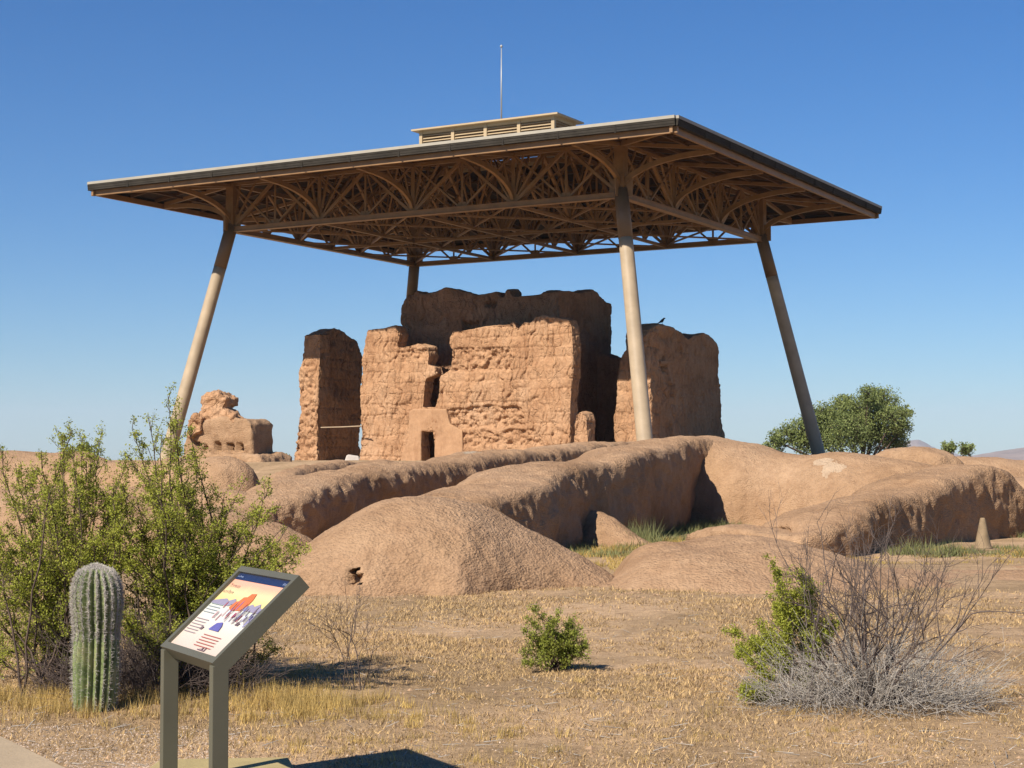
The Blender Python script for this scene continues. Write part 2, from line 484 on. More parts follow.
def low_wall(label, pts, cell=0.06, pl=2.2, ql=1.5, pr=2.2, qr=1.5, rough=0.05, roughR=None, roughL=None, mat=None, name='adobe_wall', cat='adobe wall', group=LOW, carve=None, under=0, wob_=1.0):
    """pts: x, y, z of the crest, width to the left of travel, width to the right"""
    Cc = catmull(pts, 24)
    seg = np.r_[0, np.cumsum(np.hypot(*np.diff(Cc[:, :2], axis=0).T))]
    n = max(8, int(seg[-1] / cell))
    ss = np.linspace(0, seg[-1], n)
    Cc = np.stack([np.interp(ss, seg, Cc[:, k]) for k in range(5)], -1)
    wseed = (hash(label.encode()) if False else sum(label.encode())) % 97
    q1 = np.stack([ss * .38, ss * 0 + wseed, ss * 0], -1); q2 = q1 + 31.7; q3 = q1 * np.array([2.6, 1, 1]) + 11.1
    big = min(1.0, max(0.0, (seg[-1] - 4) / 6)) * wob_
    Cc[:, 2] += (0.10 * perlin(q1) + 0.05 * perlin(q3)) * big
    Cc[:, 3:5] *= 1 + 0.22 * perlin(q2)[:, None] * big
    Cc[:, 0] += 0.38 * perlin(q2 + 5) * big; Cc[:, 1] += 0.2 * perlin(q1 + 7) * big
    T = np.gradient(Cc[:, :2], axis=0); T /= np.linalg.norm(T, axis=1)[:, None]
    for _ in range(int(1.6 / cell ** 2)): T[1:-1] = (T[:-2] + T[1:-1] * 2 + T[2:]) / 4
    T /= np.linalg.norm(T, axis=1)[:, None]
    N = np.stack([T[:, 1], -T[:, 0]], -1)       # to the right
    # rounded ends
    e = np.minimum(ss, seg[-1] - ss) / 0.7
    cap = np.sqrt(np.clip(1 - (1 - np.clip(e, 0, 1)) ** 2, 0.0, 1))
    H = Cc[:, 2]; base = terr(Cc[:, 0], Cc[:, 1]); h = np.maximum((H - base), 0.02) * (0.15 + 0.85 * cap)
    base = base - 0.12; h = h + 0.12
    hm = np.max(h); wm = (Cc[:, 3] + Cc[:, 4]).max()
    M = int((2 * hm + wm) / cell) + 8
    f = np.linspace(0, math.pi / 2, 120)
    sL = np.sin(f) ** (2 / pl); zL = np.cos(f) ** (2 / ql); sR = np.sin(f) ** (2 / pr); zR = np.cos(f) ** (2 / qr)
    s0 = np.r_[-sL[::-1], sR[1:]]; z0 = np.r_[zL[::-1], zR[1:]]
    mid = n // 2
    ww = np.where(s0 < 0, Cc[mid, 3], Cc[mid, 4])
    ar = np.r_[0, np.cumsum(np.hypot(np.diff(s0 * ww), np.diff(z0 * h[mid])))]
    aa = np.linspace(0, ar[-1], M)
    s1 = np.interp(aa, ar, s0); z1 = np.interp(aa, ar, z0)
    wcap = 0.55 + 0.45 * cap
    off = np.where(s1[None, :] < 0, Cc[:, 3:4], Cc[:, 4:5]) * s1[None, :] * wcap[:, None]
    if under: off = off - np.where(s1[None, :] > 0.5, 1, 0) * under * h[:, None] * (1 - z1[None, :]) ** 1.2 * sm(s1, 0.5, 1.0)[None, :]
    X = Cc[:, 0:1] + N[:, 0:1] * off; Y = Cc[:, 1:2] + N[:, 1:2] * off
    Z = base[:, None] + h[:, None] * z1[None, :]
    P = np.stack([X, Y, Z], -1)
    # normals
    gi = np.gradient(P, axis=0); gj = np.gradient(P, axis=1)
    nn = np.cross(gj, gi).reshape(-1, 3); nn /= (np.linalg.norm(nn, axis=1)[:, None] + 1e-9)
    nn *= np.where(nn[:, 2:3] < -0.3, -1, 1)
    cen = np.stack([Cc[:, 0:1] + X * 0, Cc[:, 1:2] + X * 0, base[:, None] + X * 0], -1).reshape(-1, 3)
    pf = P.reshape(-1, 3)
    nn *= np.sign(((pf - cen) * nn).sum(1) + 1e-6)[:, None]
    rl = rough if roughL is None else roughL
    rr = rough if roughR is None else roughR
    side = np.tile(s1, n)
    steep = 1 - np.abs(nn[:, 2])
    amp = np.minimum(np.where(side < 0, rl, rr), 0.06) * (0.35 + 0.9 * steep)
    dsp = amp * (fbm(pf, 1.3, 4, 0.55)) * 1.3 + 0.07 * fbm(pf + 40, 0.5, 2) + 0.012 * fbm(pf + 3, 7, 2)
    # eroded, lumpy rim and flutes where a face is rough
    rg = np.clip((np.where(side < 0, rl, rr) - 0.06) / 0.1, 0, 1)
    pq = pf * np.array([1, 1, 0.35])
    zr = np.tile(z1, n)
    rim = np.exp(-((zr - 0.72) / 0.22) ** 2)
    dsp -= rg * steep * 0.10 * (0.35 + rim) * np.clip(fbm(pq + 70, 2.2, 3) + 0.1, 0, 1)
    dsp += rg * (0.02 + 0.05 * rim) * fbm(pf * np.array([1, 1, 0.5]), 5.5, 3)
    pf = pf + nn * dsp[:, None]
    if carve:
        for (c, r, dep) in carve:
            dd = np.linalg.norm((pf - np.array(c)) * np.array([1, 0.6, 1]), axis=1) + 0.05 * fbm(pf, 9, 2)
            pf = pf + np.array([0.1, 1.0, 0.0])[None, :] * (dep * sm(-dd, -r, -r * 0.75))[:, None]
    pf[:, 2] = np.where(np.tile((s1 == s1[0]) | (s1 == s1[-1]), n), np.minimum(pf[:, 2], cen[:, 2] - 0.02), pf[:, 2])
    i = np.arange(n - 1)[:, None] * M + np.arange(M - 1)[None, :]
    Fc = np.stack([i, i + M, i + M + 1, i + 1], -1).reshape(-1, 4)
    me = mesh_np(name, pf, Fc)
    o = link(name, me, None, mat or M_mound, origin=(float(Cc[mid, 0]), float(Cc[mid, 1]), float(base[mid])))
    return tag(o, label, cat, group)

def cr(px, py, D):                     # crest point seen at that pixel at distance D
    p = at(px, py, D); return [p.x, p.y, p.z]

hole = grd(356, 586)
low_wall('broad low tan mound nearest the camera, small dark hole at its foot left of centre',
         [cr(268, 586, 22) + [1.0, 1.6], cr(283, 566, 22) + [1.2, 1.8], cr(300, 553, 22) + [1.3, 1.9], cr(332, 530, 22) + [1.5, 2.1], cr(372, 508, 22) + [1.5, 2.2], cr(410, 501, 22) + [1.5, 2.2],
          cr(450, 500, 22) + [1.5, 2.2], cr(485, 505, 22) + [1.5, 2.2], cr(522, 524, 22) + [1.3, 2.1], cr(560, 549, 21.8) + [1.1, 1.8], cr(590, 570, 21.6) + [.8, 1.3], cr(604, 584, 21.4) + [.5, .8]],
         cell=0.05, pl=2.0, ql=1.5, pr=2.2, qr=1.5, rough=0.03, carve=[(tuple(at(356, 581, 20.15)), 0.15, 0.32)])
low_wall('small tan mound in front right of centre behind the green shrubs',
         [cr(598, 592, 22) + [.6, .8], cr(620, 578, 22) + [.9, 1.4], cr(646, 551, 22.3) + [1, 2.0], cr(666, 542, 22.5) + [1.1, 2.4], cr(690, 543, 22.6) + [1.2, 2.6], cr(716, 536, 22.8) + [1.3, 2.7],
          cr(745, 532, 23) + [1.4, 2.7], cr(790, 546, 23.2) + [1.5, 2.6], cr(845, 566, 23.5) + [1.6, 2.5], cr(930, 577, 24) + [1.6, 2.5], cr(1030, 580, 24.5) + [1.6, 2.5], cr(1150, 584, 25) + [1, 2]],
         cell=0.05, pl=2.0, ql=1.4, pr=2.0, qr=1.35, rough=0.03)
low_wall('long tan wall with a tall dark shaded face above the green weeds at centre',
         [[-2.6, 25.4, .75, 1.2, 1.2], [-1.5, 26.7, .98, 1.4, 1.3], [-.6, 28.7, 1.22, 1.6, 1.25], [.45, 31.9, 1.50, 1.8, 1.15], [1.8, 35.2, 1.80, 1.7, 1.15], [3.0, 38.5, 2.05, 1.7, 1.15], [4.15, 41.6, 2.22, 1.7, 1.1], [4.6, 42.8, 2.2, 1.7, 1.1]],
         cell=0.06, pl=2.2, ql=1.4, pr=9, qr=3.2, rough=0.05, roughR=0.10, under=.12)
low_wall('wide sunlit tan wall right of centre with a pale bare patch',
         [[3.6, 43.2, 2.1, 1.4, 1.3], [4.9, 42.7, 2.24, 1.6, 1.9]] + [cr(750, 443, 42.2) + [1.6, 2.3], cr(780, 450, 41.8) + [1.6, 2.3], cr(812, 454, 41.4) + [1.6, 2.3], cr(848, 452, 41) + [1.6, 2.3], cr(880, 458, 40.4) + [1.6, 2.2], cr(930, 466, 39.6) + [1.5, 1.8], cr(960, 475, 39) + [1.2, 1.4]],
         cell=0.06, pl=2.2, ql=1.5, pr=2.6, qr=1.7, rough=0.04)
low_wall('curving wall at right whose dark face stands behind the cone',
         [[3.9, 30.6, .42, .9, .9], [4.35, 28.9, .40, 1.0, .8], [4.75, 28.0, .42, 1.1, .9], [5.25, 28.9, .78, 1.4, .95]] + [cr(868, 492, 31.3) + [1.5, 1.0], cr(900, 484, 33) + [1.6, 1.05], cr(928, 471, 34.4) + [1.6, 1.05], cr(950, 463, 35.6) + [1.6, 1.1], cr(972, 469, 36.3) + [1.5, 1.1], cr(992, 486, 36.7) + [1.2, 1.0], cr(1006, 507, 36.8) + [.8, .8]],
         cell=0.06, pl=2.1, ql=1.4, pr=9, qr=3.0, rough=0.05, roughR=0.10, under=.12)
low_wall('short sunlit wall running off the right edge behind the cone',
         [[9.5, 37.9, 1.45, .9, .9], [10.8, 37.6, 1.32, 1.1, 1.2], [12.6, 37.2, 1.25, 1.1, 1.3], [15, 36.6, 1.2, 1.1, 1.3], [19, 35.8, 1.1, 1.1, 1.3]],
         pl=2.2, ql=1.6, pr=3, qr=2, rough=0.06, cell=0.08, roughR=.09)
low_wall('straight low tan wall at the far right under the distant hill',
         [[11.5, 49, 1.6, 1.5, 2], [13, 48.5, 1.75, 1.5, 2.2], [16, 48, 1.66, 1.5, 2.2], [20, 47, 1.6, 1.5, 2.2], [26, 46, 1.4, 1.5, 2.2]], cell=0.1, rough=0.05)
low_wall('short humped wall end in front of the mesquite tree',
         [cr(862, 456, 46.5) + [1, 1.0], cr(885, 451, 46.3) + [1, 1.0], cr(915, 447, 46) + [1, 1.0], cr(938, 449, 45.6) + [1, 1.0], cr(955, 458, 45) + [.8, .9], cr(966, 470, 44.5) + [.6, .7]],
         cell=0.07, pl=2.3, ql=1.6, pr=5, qr=2.6, rough=.05, roughR=.11)
low_wall('small pointed lump leaning on the dark wall face above the weeds',
         [[1.35, 32.6, .70, .5, .55], [1.7, 32.1, .66, .55, .6], [2.1, 31.5, .38, .55, .6], [2.55, 30.9, .08, .4, .45]], cell=0.04, pl=2, ql=1.4, pr=2, qr=1.4, rough=0.04, cat='adobe lump')
low_wall('long wall below the doorway with a rough dark undercut face',
         [[-6.3, 30.6, .55, 1, .9]] + [cr(268, 497, 32.4) + [1.2, 1.2], cr(300, 479, 34.6) + [1.4, 1.3], cr(350, 468, 37.5) + [1.6, 1.35], cr(412, 461, 41) + [1.6, 1.35], cr(470, 454, 45) + [1.6, 1.35], cr(520, 450, 49.5) + [1.6, 1.3], cr(560, 445, 53.5) + [1.6, 1.3], cr(600, 443, 58) + [1.6, 1.3], cr(636, 443, 63) + [1.6, 1.3]],
         cell=0.07, pl=2.2, ql=1.5, pr=7, qr=2.6, rough=0.06, roughR=0.14, under=.22)
low_wall('narrow ridge of wall left of the doorway, dark beneath',
         [[-7.6, 41.2, .7, .8, .7], cr(258, 484, 42.5) + [.9, .7], cr(280, 473, 44.5) + [.9, .7], cr(305, 466, 47) + [.9, .7], cr(345, 462, 51) + [.9, .7], cr(385, 460, 55) + [.9, .7]],
         cell=0.07, pl=2.2, ql=1.5, pr=4, qr=2.2, rough=.06, roughR=.1)
low_wall('rounded wall end below the knobbed ruin, left of centre',
         [[-14, 45.5, 1.5, 1.2, 1.4], [-11, 43.5, 1.62, 1.2, 1.5], cr(188, 459, 41.5) + [1.2, 1.5], cr(215, 457, 40.3) + [1.1, 1.3], cr(232, 464, 39.5) + [.9, 1.0], cr(246, 482, 38.8) + [.6, .7]],
         cell=0.07, pl=2.4, ql=1.7, pr=2.6, qr=1.8, rough=.06)
low_wall('low band of wall behind the creosote, left of the dark face',
         [[-14, 37.5, 1.0, 1, 1.2], [-10, 36, 1.05, 1, 1.2], cr(200, 487, 35) + [1, 1.2], cr(235, 490, 34) + [1, 1.1], cr(268, 496, 33) + [.9, .9], cr(290, 512, 32.3) + [.6, .6]],
         cell=0.07, rough=.05)
low_wall('sloping tan mound behind the right side of the creosote',
         [[-10, 29.5, 1.1, 1.3, 2], [-7.5, 28.5, 1.08, 1.3, 2]] + [cr(190, 503, 27.7) + [1.3, 2], cr(225, 510, 27.2) + [1.3, 1.9], cr(255, 524, 26.8) + [1.2, 1.7], cr(283, 543, 26.4) + [1, 1.3], cr(305, 562, 26) + [.6, .8]],
         cell=0.06, rough=.035, pl=2, ql=1.5, pr=2, qr=1.5)
low_wall('long tan mound at the far left behind the creosote tops',
         [[-26, 47, 1.6, 1.5, 3], [-18, 46.5, 1.75, 1.5, 3]] + [cr(-20, 455, 46) + [1.5, 3], cr(50, 452, 45.5) + [1.5, 3.2], cr(88, 455, 45) + [1.5, 3], cr(110, 463, 44.6) + [1.3, 2.6], cr(140, 474, 44) + [1.2, 2.2], cr(170, 482, 43) + [1, 1.8]],
         cell=0.09, rough=.05)

# ------------------------------------------------------------------ remeshed solid masses for the ruins
def solid(polys, voxel, smooth_it=2):
    """polys: list of (outline points in 3D (front), depth vector). Returns coords, normals, faces after a voxel union"""
    me = bpy.data.meshes.new('tmp'); vs = []; fs = []
    for pts, dep in polys:
        b = len(vs); n = len(pts)
        vs += [tuple(p) for p in pts] + [tuple(p + dep) for p in pts]
        fs.append(tuple(b + i for i in range(n))); fs.append(tuple(b + n + i for i in range(n))[::-1])
        for i in range(n):
            j = (i + 1) % n; fs.append((b + j, b + i, b + n + i, b + n + j))
    me.from_pydata(vs, [], fs); me.update()
    o = bpy.data.objects.new('tmp', me); COL.objects.link(o)
    t = o.modifiers.new('t', 'TRIANGULATE')
    r = o.modifiers.new('r', 'REMESH'); r.mode = 'VOXEL'; r.voxel_size = voxel
    if smooth_it:
        s_ = o.modifiers.new('s', 'SMOOTH'); s_.factor = 0.5; s_.iterations = smooth_it
    dg = bpy.context.evaluated_depsgraph_get(); dg.update()
    ev = o.evaluated_get(dg); m2 = ev.to_mesh()
    n = len(m2.vertices); co = np.empty(n * 3, np.float32); m2.vertices.foreach_get('co', co)
    nr = np.empty(n * 3, np.float32); m2.vertices.foreach_get('normal', nr)
    k = len(m2.polygons); lt = np.empty(k, np.int32); m2.polygons.foreach_get('loop_total', lt)
    lv = np.empty(len(m2.loops), np.int32); m2.loops.foreach_get('vertex_index', lv)
    ev.to_mesh_clear()
    COL.objects.unlink(o); bpy.data.objects.remove(o); bpy.data.meshes.remove(me)
    if (lt == 4).all(): Fc = lv.reshape(-1, 4)
    else:
        st = np.r_[0, np.cumsum(lt)[:-1]]; Fc = np.array([[lv[a], lv[a + 1], lv[a + 2], lv[a + (3 if q == 4 else 2)]] for a, q in zip(st, lt)])
    return co.reshape(-1, 3).astype(float), nr.reshape(-1, 3).astype(float), Fc

def subdiv_outline(pts, step=0.35, jit=0.07, seed=0):
    rg = random.Random(seed); out = []
    n = len(pts)
    for i in range(n):
        a = pts[i]; b = pts[(i + 1) % n]; d = (b - a).length; k = max(1, int(d / step))
        for j in range(k):
            p = a.lerp(b, j / k)
            if j: p = p + Vector((0, 0, rg.uniform(-jit, jit))) + (U if abs((b - a).dot(U)) < abs((b - a).dot(W)) * 0 + 1e9 else W) * 0
            out.append(p)
    return out

Un = np.array(U); Wn = np.array(W); Cn = np.array(C0)
def crack_disp(co, nr, spalls=(), amt=1.0):
    q = co - Cn; u = q @ Un; v = q @ Wn; z = co[:, 2]
    au = np.abs(nr @ Un); av = np.abs(nr @ Wn)
    a = np.where(av >= au, u, v + 50)
    vert = 1 - np.abs(nr[:, 2])
    wob = perlin(np.stack([a * 0.8, z * 0.8, a * 0 + 3], -1)) * 0.12
    d = 0.14 * fbm(co, 0.45, 3) + 0.025 * fbm(co, 2.6, 3)
    # horizontal courses of poured adobe about 0.62 m high
    rz = (z + wob) / 0.62; fr = np.abs(rz - np.round(rz)) * 0.62
    msk = sm(perlin(np.stack([a * 0.35, z * 1.3, a * 0], -1)), -0.35, 0.25)
    d -= 0.04 * np.exp(-(fr / 0.045) ** 2) * vert * (0.3 + msk)
    row = np.floor(rz)
    # vertical cracks inside each course
    wv = perlin(np.stack([a * 1.1, z * 1.5, a * 0 + 8], -1)) * 0.25
    f1, f2, _ = worley2((a + wv * 1.6) / 0.95, z / 4.6, 1)
    d -= 0.13 * np.exp(-((f2 - f1) / 0.06) ** 2) * vert * sm(perlin(np.stack([a * .5, z * .5, a * 0 + 21], -1)), -.35, .1)
    f1, f2, _ = worley2((a + wv + row * 0.37) / 0.42, row * 1.0 + 0.5, 2)
    d -= 0.09 * np.exp(-((f2 - f1) / 0.11) ** 2) * vert * (.25 + msk)
    g1, g2, _ = worley2((a + wv) / 0.16, z / 0.26, 3)
    d -= 0.018 * sm(g1, 0.3, 0.8) * vert * (.4 + sm(perlin(np.stack([a * .9, z * .9, a * 0 + 31], -1)), -.1, .4))
    for (a0, a1, z0, z1, dep) in spalls:
        m = sm(a + wob * 3, a0, a0 + 0.25) * (1 - sm(a + wob * 3, a1 - 0.25, a1)) * sm(z + wob * 2, z0, z0 + 0.12) * (1 - sm(z + wob * 2, z1 - 0.12, z1)) * (av > 0.6)
        h1, h2, _ = worley2((a + wv) / 0.42, (z + wob * 2) / 0.36, 5)
        d -= m * (dep + 0.11 * sm(h1, 0.25, 0.7) + 0.12 * fbm(co, 3.1, 3))
    return d * amt

def mass(name, polys, parent, mat, voxel=0.07, smooth_it=2, disp='crack', spalls=(), carves=(), amt=1.0):
    co, nr, Fc = solid(polys, voxel, smooth_it)
    if disp == 'crack': d = crack_disp(co, nr, spalls, amt)
    elif disp == 'rough':
        d = amt * (0.16 * fbm(co, 1.4, 4, 0.6) + 0.05 * fbm(co, 5, 2))
    else: d = amt * (0.05 * fbm(co, 0.8, 3) + 0.01 * fbm(co, 5, 2))
    co = co + nr * d[:, None]
    for (c, hs, dv) in carves:              # box (half sizes in u, v, z) pushed along dv
        q = co - np.array(c); lu = np.abs(q @ Un); lv = np.abs(q @ Wn); lz = np.abs(q[:, 2])
        nz = 0.12 * fbm(co, 2.5, 2)
        m = (lu + nz < hs[0]) & (lv + nz < hs[1]) & (lz + nz < hs[2])
        co[m] += np.array(dv)
    return link(name, mesh_np(name, co, Fc), parent, mat)

def pts_v(pxs, v): return [L(*(lambda r: (r[0], v, r[1]))(on_v(px, py, v))) for px, py in pxs]
def pts_u(pxs, u): return [L(*(lambda r: (u, r[0], r[1]))(on_u(px, py, u))) for px, py in pxs]
def drop(pts, z=1.0):                      # lower the bottom points into the ground
    return [Vector((p.x, p.y, z)) if p.z < 2.0 else p for p in pts]

ruin = empty('great_house_ruin', L(0, 0, PLAT), 'tall crumbling brown adobe great house ruin sheltered under the big roof', 'ruin')
VF = -7.0
fw = [(359, 463), (361, 420), (360, 395), (362, 360), (365, 340), (367, 330), (380, 328), (396, 326), (399, 334), (397, 347), (407, 346), (417, 343), (428, 347), (429, 356), (428, 364), (434, 367), (436, 374), (426, 379), (424, 395), (423, 407), (435, 407), (438, 396),
      (440, 385), (441, 376), (450, 369), (452, 357), (451, 350), (448, 344), (449, 336), (451, 331), (470, 329), (489, 326), (505, 324), (514, 321), (517, 328), (523, 321), (530, 323), (536, 317), (553, 317), (569, 319), (572, 326), (573, 345), (571, 400), (569, 463), (434, 463), (434, 431), (421, 431), (421, 463)]
sp = []
def sp_px(x0, y0, x1, y1, dep):
    a0, z1 = on_v(x0, y0, VF); a1, z0 = on_v(x1, y1, VF); return (a0, a1, z0, z1, dep)
sp.append(sp_px(449, 349, 512, 372, 0.05)); sp.append(sp_px(440, 407, 526, 428, 0.12)); sp.append(sp_px(462, 430, 545, 446, 0.04)); sp.append(sp_px(400, 349, 428, 362, 0.05))
mass('front_wall', [(drop(pts_v(fw, VF)), W * 0.95)], ruin, M_ruin, 0.05, 1, 'crack', sp)
# plastered surround of the doorway
dr = [(398, 464), (402, 452), (408, 440), (409, 412), (413, 409), (446, 409), (450, 424), (462, 430), (463, 464), (434.5, 464), (434.5, 431), (421, 431), (421, 464)]
mass('door_surround', [(drop(pts_v(dr, VF - 0.05)), W * 0.4)], ruin, M_plaster, 0.06, 2, 'soft')
# tall core behind: a hollow box
VC = -4.5; UR = 6.4
cf = [(400, 464), (400, 380), (399, 346), (401, 325), (400, 308), (404, 299), (407, 294), (412, 296), (416, 290), (425, 295), (434, 292), (444, 287), (453, 288), (461, 290.5), (470, 293), (475, 296), (487, 294), (497, 292), (499, 297), (504, 297), (505, 291), (508, 289), (511, 292), (512, 297), (528, 296), (543, 294), (546, 300), (550, 295), (559, 291), (559, 464)]
cs = [(559, 464), (559, 291), (564, 289.5), (573, 290), (582, 294), (588, 291), (594, 289), (600, 292), (603, 297), (607, 304), (609.5, 313), (611, 325), (610, 338), (612, 350), (613, 464)]
vb, _ = on_u(612, 400, UR)
bk = [L(-4.6, vb, 1), L(-4.6, vb, 10.6), L(-3, vb, 11.2), L(0, vb, 11.5), L(3, vb, 11.2), L(UR, vb, 11.2), L(UR, vb, 1)]
lf = [L(-4.3, VC, 1), L(-4.3, VC, 10.5), L(-4.3, 0, 11), L(-4.3, vb, 10.6), L(-4.3, vb, 1)]
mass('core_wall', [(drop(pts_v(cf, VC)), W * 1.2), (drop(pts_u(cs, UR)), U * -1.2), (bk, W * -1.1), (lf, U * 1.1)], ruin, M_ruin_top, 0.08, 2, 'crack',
     carves=[(L(on_v(487, 305, VC)[0], VC, on_v(487, 305, VC)[1]), (0.16, 0.6, 0.16), W * 0.5), (L(on_v(494, 305, VC)[0], VC, on_v(494, 305, VC)[1]), (0.14, 0.6, 0.14), W * 0.5),
             (L(on_v(470, 325, VC)[0], VC, on_v(470, 325, VC)[1]), (0.55, 0.6, 0.2), W * 0.5)])
# link wall between core and right wall
lk = [L(UR - 0.3, 0.4, 1), L(UR - 0.3, 0.4, 8.2), L(7.6, 0.4, 7.8), L(8.6, 0.4, 8.0), L(10.0, 0.4, 8.6), L(10.0, 0.4, 1)]
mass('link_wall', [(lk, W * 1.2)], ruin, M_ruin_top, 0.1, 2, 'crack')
# right end wall
UE = 11.0
re_ = [(650, 464), (650, 329), (659, 325), (669, 326), (679, 332), (689, 339), (693, 337), (697, 335), (705, 333), (710, 335), (713, 338), (716, 343), (718, 349), (719, 370), (721, 392), (723, 410), (725, 439), (726, 464)]
VE = -3.4
rf = [(611, 464), (612, 440), (614, 417), (617, 404), (616, 390), (616, 371), (620, 357), (626, 347), (635, 341), (642, 336), (650, 330), (652, 464)]
def cu(px, py): v, z = on_u(px, py, UE); return L(UE, v, z)
mass('end_wall', [(drop(pts_u(re_, UE)), U * -1.5), (drop(pts_v(rf, VE)), W * 1.4)], ruin, M_ruin, 0.07, 2, 'crack',
     carves=[(cu(665, 369), (0.7, 0.45, 0.22), U * -0.5), (cu(664, 359), (0.7, 0.16, 0.14), U * -0.4), (cu(671, 391), (0.7, 0.32, 0.4), U * -0.3), (cu(668, 380), (0.7, 0.2, 0.3), U * -0.15),
             (cu(672.5, 433), (0.7, 0.22, 0.42), U * -0.7), (cu(703, 398), (0.7, 0.2, 0.35), U * -0.14), (cu(655, 395), (0.7, 0.2, 0.6), U * -0.14)])
mb = MB(); mb.bar(cu(660, 362.5), cu(673, 362), 0.14, 0.14)
mb.build('lintel', M_plaster, ruin)
# left wall
UL = -10.3; VL = -5.4
ll = [(316, 464), (317, 400), (318, 357), (320, 334), (327, 331), (335, 328), (341, 330), (346, 333), (352, 339), (357, 342), (361, 350), (363, 358), (361, 385), (362, 410), (360, 440), (361, 464)]
le = [(289, 464), (294, 455), (295, 445), (297, 428), (301, 410), (298, 392), (299, 371), (305, 357), (303, 345), (303, 335), (312, 334), (320, 333), (320, 360), (317, 400), (317, 464)]
mass('left_wall', [(drop(pts_u(ll, UL)), U * -1.2), (drop(pts_v(le, VL)), W * 1.2)], ruin, M_ruin, 0.07, 2, 'crack', spalls=[(-12.5, -10.2, 1.5, 7.8, -0.02)])
# free-standing adobe stub and tie rod
us, zs = on_v(579, 441, -7.2)
stub = pts_v([(574, 464), (573, 442), (573, 425), (575, 415), (579, 411), (584, 413), (587, 420), (588, 438), (589, 464)], -7.9)
o = mass('adobe_stump', [(drop(stub), W * 1.0)], None, M_ruin, 0.05, 5, 'crack')
tag(o, 'short lumpy adobe stump standing beside the front wall of the great house', 'adobe stump')
mb = MB(); mb.tube([at(321, 427.5, 99.5), at(341, 427, 98), at(362, 426, 96.6)], 0.035, 6)
tag(mb.build('wooden_pole', M_column), 'thin pale pole spanning the dark gap at the left of the great house', 'pole')
mb = MB()
p = at(352, 459, 97.2)
mb.hexa([(p.x - .45, p.y - .3, 1.5), (p.x + .5, p.y - .3, 1.5), (p.x + .45, p.y + .3, 1.5), (p.x - .4, p.y + .3, 1.5), (p.x - .3, p.y - .25, 1.95), (p.x + .42, p.y - .28, 1.9), (p.x + .38, p.y + .25, 1.88), (p.x - .25, p.y + .2, 2.0)])
tag(mb.build('pale_stone', mat_plain('pale_stone', (0.55, 0.5, 0.45), .9, .1), bevel=.06), 'pale stone block lying at the foot of the left adobe wall', 'stone')

# small knobbed ruin, left
kr = empty('small_ruin', at(228, 462, 62), 'squat plastered adobe ruin with a crumbly knob on top, left of the great house', 'ruin')
def kp(lst, D0): return [at(px, py, D0 + (px - 228) * -0.02) for px, py in lst]
body = kp([(180, 466), (184, 446), (187, 434), (192, 426), (200, 421), (212, 419), (235, 418), (246, 419), (251, 424), (252, 445), (253, 466)], 62)
body = [Vector((p.x, p.y, 1.2)) if p.z < 1.75 else p for p in body]
hl = []
for px in (192, 200, 212, 224, 235):
    c = at(px, 446.5, 61.6 + (px - 228) * -0.02); hl.append((c, (0.12, 0.6, 0.12 if px != 212 else .17), W * 0.4))
mass('ruin_wall', [(body, Vector((.62, 1.4, 0)))], kr, M_mound, 0.06, 9, 'soft', carves=hl, amt=2.2)
foot = kp([(172, 470), (178, 456), (190, 452), (230, 453), (258, 455), (268, 462), (276, 470)], 61.5)
foot = [Vector((p.x, p.y, 1.0)) if p.z < 1.6 else p for p in foot]
mass('ruin_foot', [(foot, Vector((.9, 2.0, 0)))], kr, M_mound, 0.08, 24, 'rough', amt=.6)
kn = kp([(200, 409), (199, 399), (203, 394), (211, 391), (219, 391), (226, 397), (225, 405), (221, 410)], 62.2)
kn1 = kp([(196, 426), (199, 412), (206, 407), (218, 408), (226, 410), (238, 421), (238, 426)], 62.1)
kn2 = kp([(188, 437), (188, 421), (195, 414), (202, 418), (201, 432)], 61.8)
mass('ruin_knob', [(kn, Vector((.35, .9, 0))), (kn1, Vector((.3, .8, 0))), (kn2, Vector((.2, .5, 0)))], kr, M_ruin, 0.05, 3, 'rough', amt=.95)

# ------------------------------------------------------------------ the shelter
sh = empty('shelter_roof', L(0, 0, PLAT), 'huge brown steel shelter roof on four leaning columns over the adobe ruin', 'shelter')
HU, HV = 13.15, 10.15             # column heads
EU, EV = 18.9, 16.1               # eaves
ZC = EYE + 14.0; ZE = 17.62
SL = math.tan(math.radians(9.5))
def roofz(u, v):                  # underside of the roof
    return ZE + SL * min(EU - abs(u), EV - abs(v))
MU, MV = 5.0, 1.3                 # half size of the monitor opening
